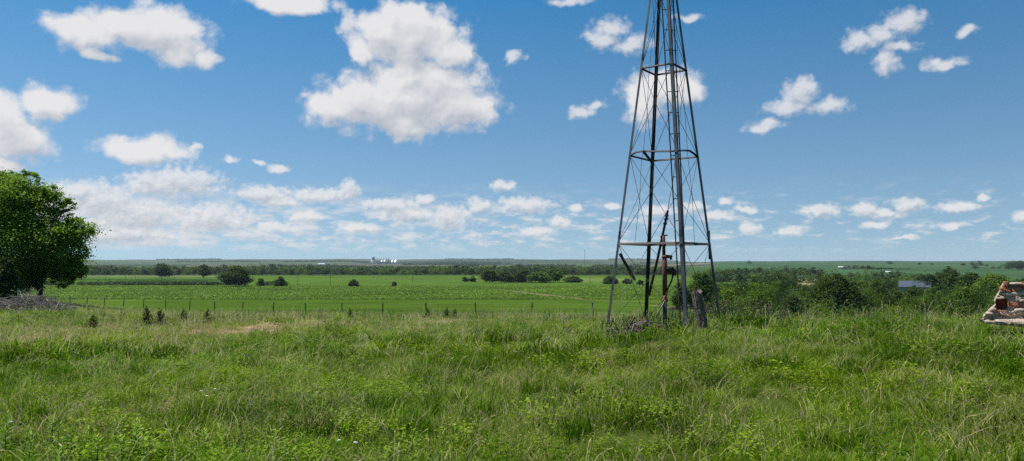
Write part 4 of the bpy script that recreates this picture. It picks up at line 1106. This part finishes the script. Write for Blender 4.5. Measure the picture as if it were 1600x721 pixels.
# tall weeds with reddish seed heads right of the tower, and around its foot
def weeds():
    mb_v = []; mb_f = []; T = []; n = 0; rs = random.Random(31)
    spots = []
    for k in range(520):
        u = rs.uniform(296, 430); D = rs.uniform(17.3, 21.5); spots.append((u*D/F, D, rs.uniform(.22, .55)*(1.15 if u < 400 else .8)))
    for k in range(170):
        u = rs.uniform(430, 740); D = rs.uniform(17.5, 20.5); spots.append((u*D/F, D, rs.uniform(.15, .38)))
    for k in range(200):
        D = rs.uniform(14.0, 18.5); u = rs.uniform(140, 300); spots.append((u*D/F, D, rs.uniform(.15, .35)))
    for k in range(240):
        D = rs.uniform(24, 31); u = rs.uniform(-640, 150); spots.append((u*D/F, D, rs.uniform(.25, .5)))
    for x, y, h in spots:
        z = gz1(x, y); lean = (rs.gauss(0, .12)*h, rs.gauss(0, .12)*h); red = rs.random() < .35
        s = .005
        Q = [(x+lean[0]*f*f, y+lean[1]*f*f, z+h*f) for f in (0, .5, 1)]
        for q in Q: mb_v.append((q[0]-s, q[1], q[2])); mb_v.append((q[0]+s, q[1], q[2]))
        mb_f += [(n, n+1, n+3, n+2), (n+2, n+3, n+5, n+4)]; T += [.9 if red else .5]*6; n += 6
        for j in range(rs.randint(14, 26)):
            f = rs.random()**.7; c = (x+lean[0]*f*f+rs.gauss(0, .03), y+lean[1]*f*f+rs.gauss(0, .03), z+h*f); a = rs.uniform(0, 6.28)
            l = rs.uniform(.02, .055)*(1.3-f*.6); dx, dy = math.cos(a)*l, math.sin(a)*l; up = rs.uniform(-.3, .5)*l
            mb_v += [c, (c[0]+dx*.5-dy*.3, c[1]+dy*.5+dx*.3, c[2]+up*.7), (c[0]+dx, c[1]+dy, c[2]+up), (c[0]+dx*.5+dy*.3, c[1]+dy*.5-dx*.3, c[2]+up*.7)]
            mb_f.append((n, n+1, n+2, n+3)); T += [(.95 if (red and f > .72) else rs.uniform(.2, .7))]*4; n += 4
    m, t = mat('weed_leaves'); a = t.n('ShaderNodeAttribute', attribute_name='tint')
    col = t.ramp(a.outputs['Fac'], [(0, (.03, .055, .015)), (.7, (.11, .17, .04)), (.85, (.22, .15, .08)), (1, (.27, .14, .08))]); finish(t, col, .7)
    o = mesh_obj('tall_weeds', np.array(mb_v), mb_f, m, tint=T); tag(o, kind='stuff')
weeds()

# broad-leaved plants in the foreground: each a thing
def milkweed_proto(seed):
    rs = random.Random(seed); e = empty('milkweed_plant', (0, 0, 0)); h = rs.uniform(.26, .36)
    m = MB(); m.tube([(0, 0, -.03), (.01, 0, h*.5), (.02, .01, h)], [.005, .004, .003], 6); m.build('stem', M['milkweed'], e, True)
    Vs = []; Fs = []; T = []; n = 0
    lev = 9
    for j in range(lev):
        f = (j+1.2)/(lev+.2); z = h*f; l = .10*(1-.55*f**3)*rs.uniform(.85, 1.15); up = .25+.9*f**2
        for s in (0, 1):
            a = j*1.57+s*3.14+rs.gauss(0, .2); ca_, sa_ = math.cos(a), math.sin(a); w = l*.17
            P = []
            for g, ww in ((0, .25), (.3, 1), (.65, .9), (1, .06)):
                rr = l*g*math.cos(up*.8); zz = z+l*(math.sin(up)*g-.35*g*g*(1-f))
                P.append(((rr)*ca_-sa_*w*ww, rr*sa_+ca_*w*ww, zz+.1*w)); P.append((rr*ca_, rr*sa_, zz-.25*w)); P.append((rr*ca_+sa_*w*ww, rr*sa_-ca_*w*ww, zz+.1*w))
            Vs += P
            for q in range(3): Fs += [(n+q*3, n+q*3+1, n+q*3+4, n+q*3+3), (n+q*3+1, n+q*3+2, n+q*3+5, n+q*3+4)]
            T += [min(1, max(0, .25+.75*f**2+rs.gauss(0, .06)))]*12; n += 12
    mesh_obj('foliage', np.array(Vs), Fs, M['milkweed'], e, True, T)
    return e
protos = [milkweed_proto(s) for s in (1, 2, 3)]
mk = [(6,668,'at the left edge, higher of the edge pair'),(34,672,'beside the left edge, second from it'),(80,650,'single sprig just above the main cluster'),(105,660,'tallest of the left cluster'),(92,672,'low in the left cluster'),(152,684,'right of the left cluster, on its own'),
      (180,652,'first of the right cluster, pointed top'),(208,668,'bright tipped plant in the right cluster'),(190,680,'middle of the right cluster'),(226,686,'pale leaved plant at the right end of the cluster'),(42,700,'leaning plant low beside the left edge'),(90,712,'bright tipped plant at the very bottom edge'),
      (216,655,'small plant behind the right cluster'),(14,648,'small plant furthest back at the left edge'),(320,660,'lone plant away to the right of the clusters'),(136,656,'short plant between the two clusters')]
for i, (px, py, d) in enumerate(mk):
    o = protos[i] if i < 3 else copy_tree(protos[i % 3])
    x, y = hit(px+random.uniform(-2, 2), min(py+46, 780)); o.location = (x, y, gz1(x, y)); o.rotation_euler = (random.uniform(-.1, .1), random.uniform(-.1, .1), random.uniform(0, 6)); s = random.uniform(.65, .9); o.scale = (s, s, s)
    tag(o, 'light green milkweed, ' + d, 'milkweed plant', 'milkweed plants in the foreground grass')
# white flower heads
M['petal'] = simple('white_petals', (.7, .7, .62), (.8, .8, .74), 30, .7)
fl = MB(); fl.tube([(0, 0, 0), (0, 0, .3)], .002, 5)
proto_f = empty('white_flower', (0, 0, 0)); fl.build('stem', M['milkweed'], proto_f)
fh = MB()
for k in range(26):
    a = k*2.4; r = .006*math.sqrt(k); fh.tube([(r*math.cos(a), r*math.sin(a), .30+.012*math.cos(r*40)), (r*math.cos(a), r*math.sin(a), .308+.012*math.cos(r*40))], [.005, .006], 6)
fh.build('flower_head', M['petal'], proto_f)
for i, (px, py, d) in enumerate([(313,613,'left one of the trio left of centre'),(331,609,'flattest of the trio left of centre'),(322,622,'lowest of the trio left of centre'),(536,704,'upper one of the pair at the bottom edge'),(548,708,'lower one of the pair at the bottom edge'),(20,672,'between the milkweed plants by the left edge')]):
    o = proto_f if i == 0 else copy_tree(proto_f)
    D = {True: None}.get(False); x, y = hit(px, py+34); o.location = (x, y, gz1(x, y)); o.rotation_euler = (0, random.uniform(-.15, .15), 0); o.scale = (.5, .5, .8)
    tag(o, 'tiny white flower head, ' + d, 'flower', 'white flowers in the grass')

# cedar seedlings on the bench
def seedling(seed):
    rs = random.Random(seed); e = empty('cedar_seedling', (0, 0, 0))
    lb = [(0, 0, .14, .13, .13, .10), (.02, 0, .28, .10, .10, .11), (0, .01, .42, .05, .05, .10)]
    P, t = lobe_points(lb, 1500, clump=14, spread=.2, hollow=.3, zmin=0); V_, F_ = leaf_cloud(P, .014)
    mesh_obj('foliage', V_, F_, M['seed'], e, tint=np.repeat(t, 4)); m = MB(); m.tube([(0, 0, -.05), (0, 0, .4)], [.012, .004], 6); m.build('trunk', M['bark'], e, True); return e
sp = [(231,497,25,20,'leftmost of the pair left of the lone round tree'),(251,498,25,21,'right one of the pair left of the lone round tree'),(325,499,25,18,'alone below the lone dark far tree'),(148,506,24,16,'wide low one near the brush pile'),(548,492,28,12,'small one under the grain elevator'),
      (668,494,28,14,'left of the group below the mid field grove'),(698,494,28,15,'middle of the group below the mid field grove'),(711,493,29,12,'right of the group below the mid field grove'),(289,493,28,12,'small one between the pair and the lone one')]
for i, (px, py, D, hp, d) in enumerate(sp):
    o = seedling(i) if i < 2 else copy_tree(s0)
    if i == 0: s0 = o
    x = at(px, 412, D).x; g = gz1(x, D); H = at(px, py-hp, D).z-g; s = max(.4, H/.52); o.location = (x, D, g-.02); o.scale = (s*(1.5 if px == 148 else 1), s, s); o.rotation_euler = (0, 0, i*1.3)
    tag(o, 'small dark cedar seedling, ' + d, 'cedar seedling', 'cedar seedlings in the grass')

# ------------------------------------------------------------------ haze
m, t = mat('haze_air')
pv = t.n('ShaderNodeVolumePrincipled'); pv.inputs['Color'].default_value = (.72, .85, 1, 1); pv.inputs['Density'].default_value = 4.6e-5; pv.inputs['Anisotropy'].default_value = .1
o_ = t.n('ShaderNodeOutputMaterial'); t.nt.links.new(pv.outputs[0], o_.inputs['Volume'])
zlo = float(V[:, 2].min())-1; zhi = max(float(V[:, 2].max())+8, 58.)
hz = MB(); hz.box((0, 0, (zlo+zhi)/2), (46000, 46000, zhi-zlo)); tag(hz.build('haze', m), kind='stuff')

# ------------------------------------------------------------------ sun and sky with clouds
sun = bpy.data.objects.new('sun', bpy.data.lights.new('sun', 'SUN')); COL.objects.link(sun)
sun.data.energy = 4.8; sun.data.angle = R(.53); sun.data.color = (1, .96, .90)
sd = Vector((math.sin(SUN_AZ)*math.cos(SUN_EL), math.cos(SUN_AZ)*math.cos(SUN_EL), math.sin(SUN_EL)))
sun.rotation_euler = sd.to_track_quat('Z', 'Y').to_euler()
W = bpy.data.worlds.new('World'); S.world = W; W.use_nodes = True; t = NT(W.node_tree)
SKY = .087
sky = t.n('ShaderNodeTexSky'); sky.sky_type = 'NISHITA'; sky.sun_disc = False; sky.sun_elevation = SUN_EL; sky.sun_rotation = SUN_AZ
sky.air_density = 1.0; sky.dust_density = .15; sky.ozone_density = 3.5; sky.altitude = 400
tc = t.n('ShaderNodeTexCoord'); Dv = tc.outputs['Generated']
t.put(sky.inputs[0], t.vm('NORMALIZE', t.vm('ADD', Dv, (0, 0, .085))))
skc = t.n('ShaderNodeHueSaturation'); SKC = skc; t.put(skc.inputs['Hue'], .488); t.put(skc.inputs['Color'], sky.outputs[0])
sx = t.n('ShaderNodeSeparateXYZ'); t.put(sx.inputs[0], Dv)
az = t.m('MULTIPLY', t.m('ARCTAN2', sx.outputs[0], sx.outputs[1]), 57.29578)
el = t.m('MULTIPLY', t.m('ARCSINE', sx.outputs[2]), 57.29578)
t.put(SKC.inputs['Saturation'], t.mr(el, 0, 22, .95, 1.36)); t.put(SKC.inputs['Value'], t.mr(el, 0, 22, .82, .97))
cb = t.n('ShaderNodeCombineXYZ'); t.put(cb.inputs[0], az); t.put(cb.inputs[1], el)
def azel(px, py):
    d = Vector(ray(px, py)).normalized(); return math.degrees(math.atan2(d.x, d.y)), math.degrees(math.asin(d.z))
# cloud puffs: photo x, y, half width, half height (turned into directions); tilt is built from several puffs
BL = [(640,58,84,50),(596,58,36,40),(700,84,38,32),(564,84,20,20),(628,28,38,26),(650,148,112,56),(575,160,84,46),(706,160,72,42),(520,160,38,24),(625,188,66,26),(660,120,88,32),
 (235,42,92,36),(140,52,72,28),(105,48,44,20),(284,78,50,28),(322,94,28,14),(190,30,56,24),(160,88,30,9),
 (20,215,64,44),(72,160,48,30),(0,180,52,42),(10,262,38,12),
 (228,232,66,24),(205,236,40,16),(445,4,72,18),(1010,150,46,40),(1050,140,46,32)]
BL3 = [(540,35,12,22),(803,90,16,11),(955,45,30,18),(985,68,38,14),(940,60,30,16),(890,2,32,9),(908,175,22,10),(930,162,18,8),
 (1078,28,24,7),(1342,62,26,18),(1372,56,32,18),(1412,36,34,20),(1385,98,20,20),(1402,75,30,10),(1475,101,34,10),(1510,50,20,7),
 (1248,148,30,24),(1258,132,16,14),(1232,168,42,14),(1292,166,32,14),(1194,197,28,12)]
BL2 = [(285,285,66,27),(240,288,52,24),(160,315,72,32),(120,300,46,18),(210,335,96,30),(330,342,84,24),(180,365,130,22),(90,340,60,40),
 (410,303,48,14),(440,314,44,9),(500,306,56,12),(545,298,18,16),(433,264,17,8),(360,249,13,7),(405,253,10,5),(305,229,10,6),
 (610,320,52,12),(640,335,54,15),(700,340,40,20),(748,322,20,13),(665,313,17,9),(820,320,50,13),(786,290,21,8),(872,348,20,10),(900,326,12,8),(835,362,30,9),
 (1285,330,32,12),(1352,328,28,12),(1375,334,46,8),(1418,320,30,11),(1498,323,36,10),(1482,353,22,7),(1365,352,24,6),(1415,372,20,4),(1540,309,11,5),(1170,357,20,9),(1135,315,11,7),(1165,328,22,6),(1120,338,30,9),
 (960,322,16,6),(1030,330,34,11),(1085,322,24,8),(1235,360,24,9),(1595,338,18,10),(560,355,34,9),(480,338,30,8),(430,356,34,10)]
def prep(B):
    out = []
    for x, y, rx, ry in B:
        a, e = azel(x, y); a1, _ = azel(x+rx, y); a0, _ = azel(x-rx, y); _, e1 = azel(x, y-ry); _, e0 = azel(x, y+ry)
        out.append((a, e, abs(a1-a0)/2*1.08, abs(e1-e0)/2*1.08))
    return out
def group_cloud(name, B, warp, wf, nf, amp, rough=.58):
    ng = bpy.data.node_groups.new(name, 'ShaderNodeTree')
    for nm, io in (('P', 'INPUT'), ('D', 'OUTPUT'), ('G', 'OUTPUT'), ('T', 'OUTPUT')):
        ng.interface.new_socket(nm, in_out=io, socket_type='NodeSocketVector' if nm == 'P' else 'NodeSocketFloat')
    q = NT(ng); gi = q.n('NodeGroupInput'); go = q.n('NodeGroupOutput'); P = gi.outputs[0]
    w = q.noise(P, wf, 2., .5, col=True); w = q.vm('SUBTRACT', w, (.5, .5, .5)); P2 = q.vm('MULTIPLY_ADD', w, (warp, warp*.7, 0), P)
    w2 = q.vm('SUBTRACT', q.noise(P, nf*3, 3., .6, col=True), (.5, .5, .5))
    P3 = q.vm('MULTIPLY', q.vm('MULTIPLY_ADD', w2, (.55/nf, .45/nf, 0), P), (1, 1.15, 0)); P2 = q.vm('MULTIPLY', P2, (1, 1, 0))
    cur = None
    for a, e, ra, re in prep(B):
        l = q.vm('LENGTH', q.vm('MULTIPLY_ADD', P2, (1/ra, 1/re, 0), (-a/ra, -e/re, 0)))
        cur = l if cur is None else q.m('SMOOTH_MIN', cur, l, .18)
    fld = q.m('MAXIMUM', q.m('MULTIPLY', q.m('SUBTRACT', 1., cur), 1.25), -1.)
    vo = q.nt.nodes.new('ShaderNodeTexVoronoi'); vo.voronoi_dimensions = '2D'; vo.feature = 'SMOOTH_F1'; vo.normalize = True
    for k_, v_ in (('Vector', P3), ('Scale', nf*1.1), ('Detail', 4.), ('Roughness', .5), ('Lacunarity', 2.1), ('Smoothness', .35)): q.put(vo.inputs[k_], v_)
    puff = q.m('SUBTRACT', .42, vo.outputs['Distance'])           # rounded billows
    n1 = q.m('SUBTRACT', q.noise(P2, nf, 10., rough, 0.), .5)
    d = q.m('ADD', fld, q.m('ADD', q.m('MULTIPLY', puff, amp*PUFF), q.m('MULTIPLY', n1, amp*.42)))
    n2 = q.noise(P2, nf, 2., .5, 0.)
    g = q.m('ADD', fld, q.m('MULTIPLY', q.m('SUBTRACT', n2, .5), amp*.6))
    q.put(go.inputs[0], d); q.put(go.inputs[1], g); q.put(go.inputs[2], q.m('ADD', q.m('MULTIPLY', puff, 1.), q.m('MULTIPLY', n1, .7))); return ng
PUFF = .72
gA = group_cloud('cloud_puffs_high', BL, 2.2, .30, .55, 2.0, .60)
gC = group_cloud('cloud_puffs_small', BL3, 1.5, .7, 1.1, 2.4, .62)
gB = group_cloud('cloud_puffs_low', BL2, .9, 1.0, 1.6, 2.2, .62)
def use(ng, P):
    x = t.n('ShaderNodeGroup'); x.node_tree = ng; t.put(x.inputs[0], P); return x.outputs
P = cb.outputs[0]
def cloud_layer(ng, off, lo, hi):
    o0 = use(ng, P); o1 = use(ng, t.vm('ADD', P, (-off*.5, off, 0))); o2 = use(ng, t.vm('ADD', P, (-off*.14, off*.22, 0)))
    al = t.mr(o0[0], lo, hi, 0, 1, 'SMOOTHSTEP')
    # light reaching the cloud: little cloud above = bright rim, much cloud above = grey base
    thick = t.mr(o1[1], -.1, 1.2, 0, 1, 'SMOOTHSTEP')
    low = t.mr(t.m('SUBTRACT', o0[1], o1[1]), -.5, .5, -.5, .5)
    fine = t.mr(t.m('SUBTRACT', o0[2], o2[2]), -.25, .25, -.5, .5)    # sunlit side of every billow
    L_ = t.m('ADD', t.m('MULTIPLY_ADD', thick, -.27, .84), t.m('ADD', t.m('MULTIPLY', low, .28), t.m('MULTIPLY', fine, .22)), clamp=True)
    return al, L_
aA, lA = cloud_layer(gA, 1.2, -.05, .72)
aS, lS = cloud_layer(gC, .7, -.1, 1.15)
aB, lB = cloud_layer(gB, .45, -.05, .95)
# broken rows of far cumulus low over the horizon, denser to the left
pc = t.n('ShaderNodeCombineXYZ'); t.put(pc.inputs[0], t.m('MULTIPLY', az, .55)); t.put(pc.inputs[1], t.m('MULTIPLY', el, 1.7))
PC = pc.outputs[0]
nC = t.noise(PC, 1., 7., .6); nC2 = t.noise(t.vm('ADD', PC, (-.15, .45, 0)), 1., 7., .6)
cover_ = t.m('MULTIPLY', t.mr(el, .6, 1.6, 0, 1, 'SMOOTHSTEP'), t.mr(el, 2.5, 6.5, 1, 0, 'SMOOTHSTEP'))
azb = t.mr(az, -32, 22, .235, .07)
thr = t.m('SUBTRACT', .60, azb)
aC = t.m('MULTIPLY', t.m('MULTIPLY', t.mr(t.m('SUBTRACT', nC, thr), -.03, .20, 0, 1, 'SMOOTHSTEP'), cover_), .74)
lC = t.mr(t.m('SUBTRACT', nC, nC2), -.15, .15, .62, .90)
def col_of(L_): return t.mix(t.mr(L_, .38, .92), c4((.56, .595, .66)), c4((.95, .935, .935)))
CS = .62
bg_sky = t.n('ShaderNodeBackground'); t.put(bg_sky.inputs[0], skc.outputs[0]); bg_sky.inputs[1].default_value = SKY
def over(base, colr, alpha):
    b = t.n('ShaderNodeBackground'); t.put(b.inputs[0], colr); b.inputs[1].default_value = CS
    x = t.n('ShaderNodeMixShader'); t.put(x.inputs[0], alpha); t.nt.links.new(base, x.inputs[1]); t.nt.links.new(b.outputs[0], x.inputs[2]); return x.outputs[0]
s = over(bg_sky.outputs[0], col_of(lC), aC)
s = over(s, col_of(lB), t.m('MULTIPLY', aB, .82))
s = over(s, col_of(lS), t.m('MULTIPLY', aS, .76))
s = over(s, col_of(lA), t.m('MULTIPLY', aA, .95))
wo = t.n('ShaderNodeOutputWorld'); t.nt.links.new(s, wo.inputs[0])
W.cycles.sampling_method = 'MANUAL'; W.cycles.sample_map_resolution = 512

vs = S.view_settings; vs.view_transform = 'Standard'; vs.look = 'None'; vs.gamma = 1; vs.exposure = 0.5; vs.use_curve_mapping = False
S.cycles.max_bounces = 5; S.cycles.transparent_max_bounces = 4; S.cycles.volume_bounces = 0
S.cycles.use_denoising = False; S.cycles.denoiser = 'OPENIMAGEDENOISE'; S.cycles.denoising_prefilter = 'ACCURATE'; S.cycles.denoising_input_passes = 'RGB_ALBEDO_NORMAL'

for o in COL.objects:
    l = o.get('label')
    if l and not 4 <= len(l.split()) <= 16: print('LABEL', len(l.split()), l)
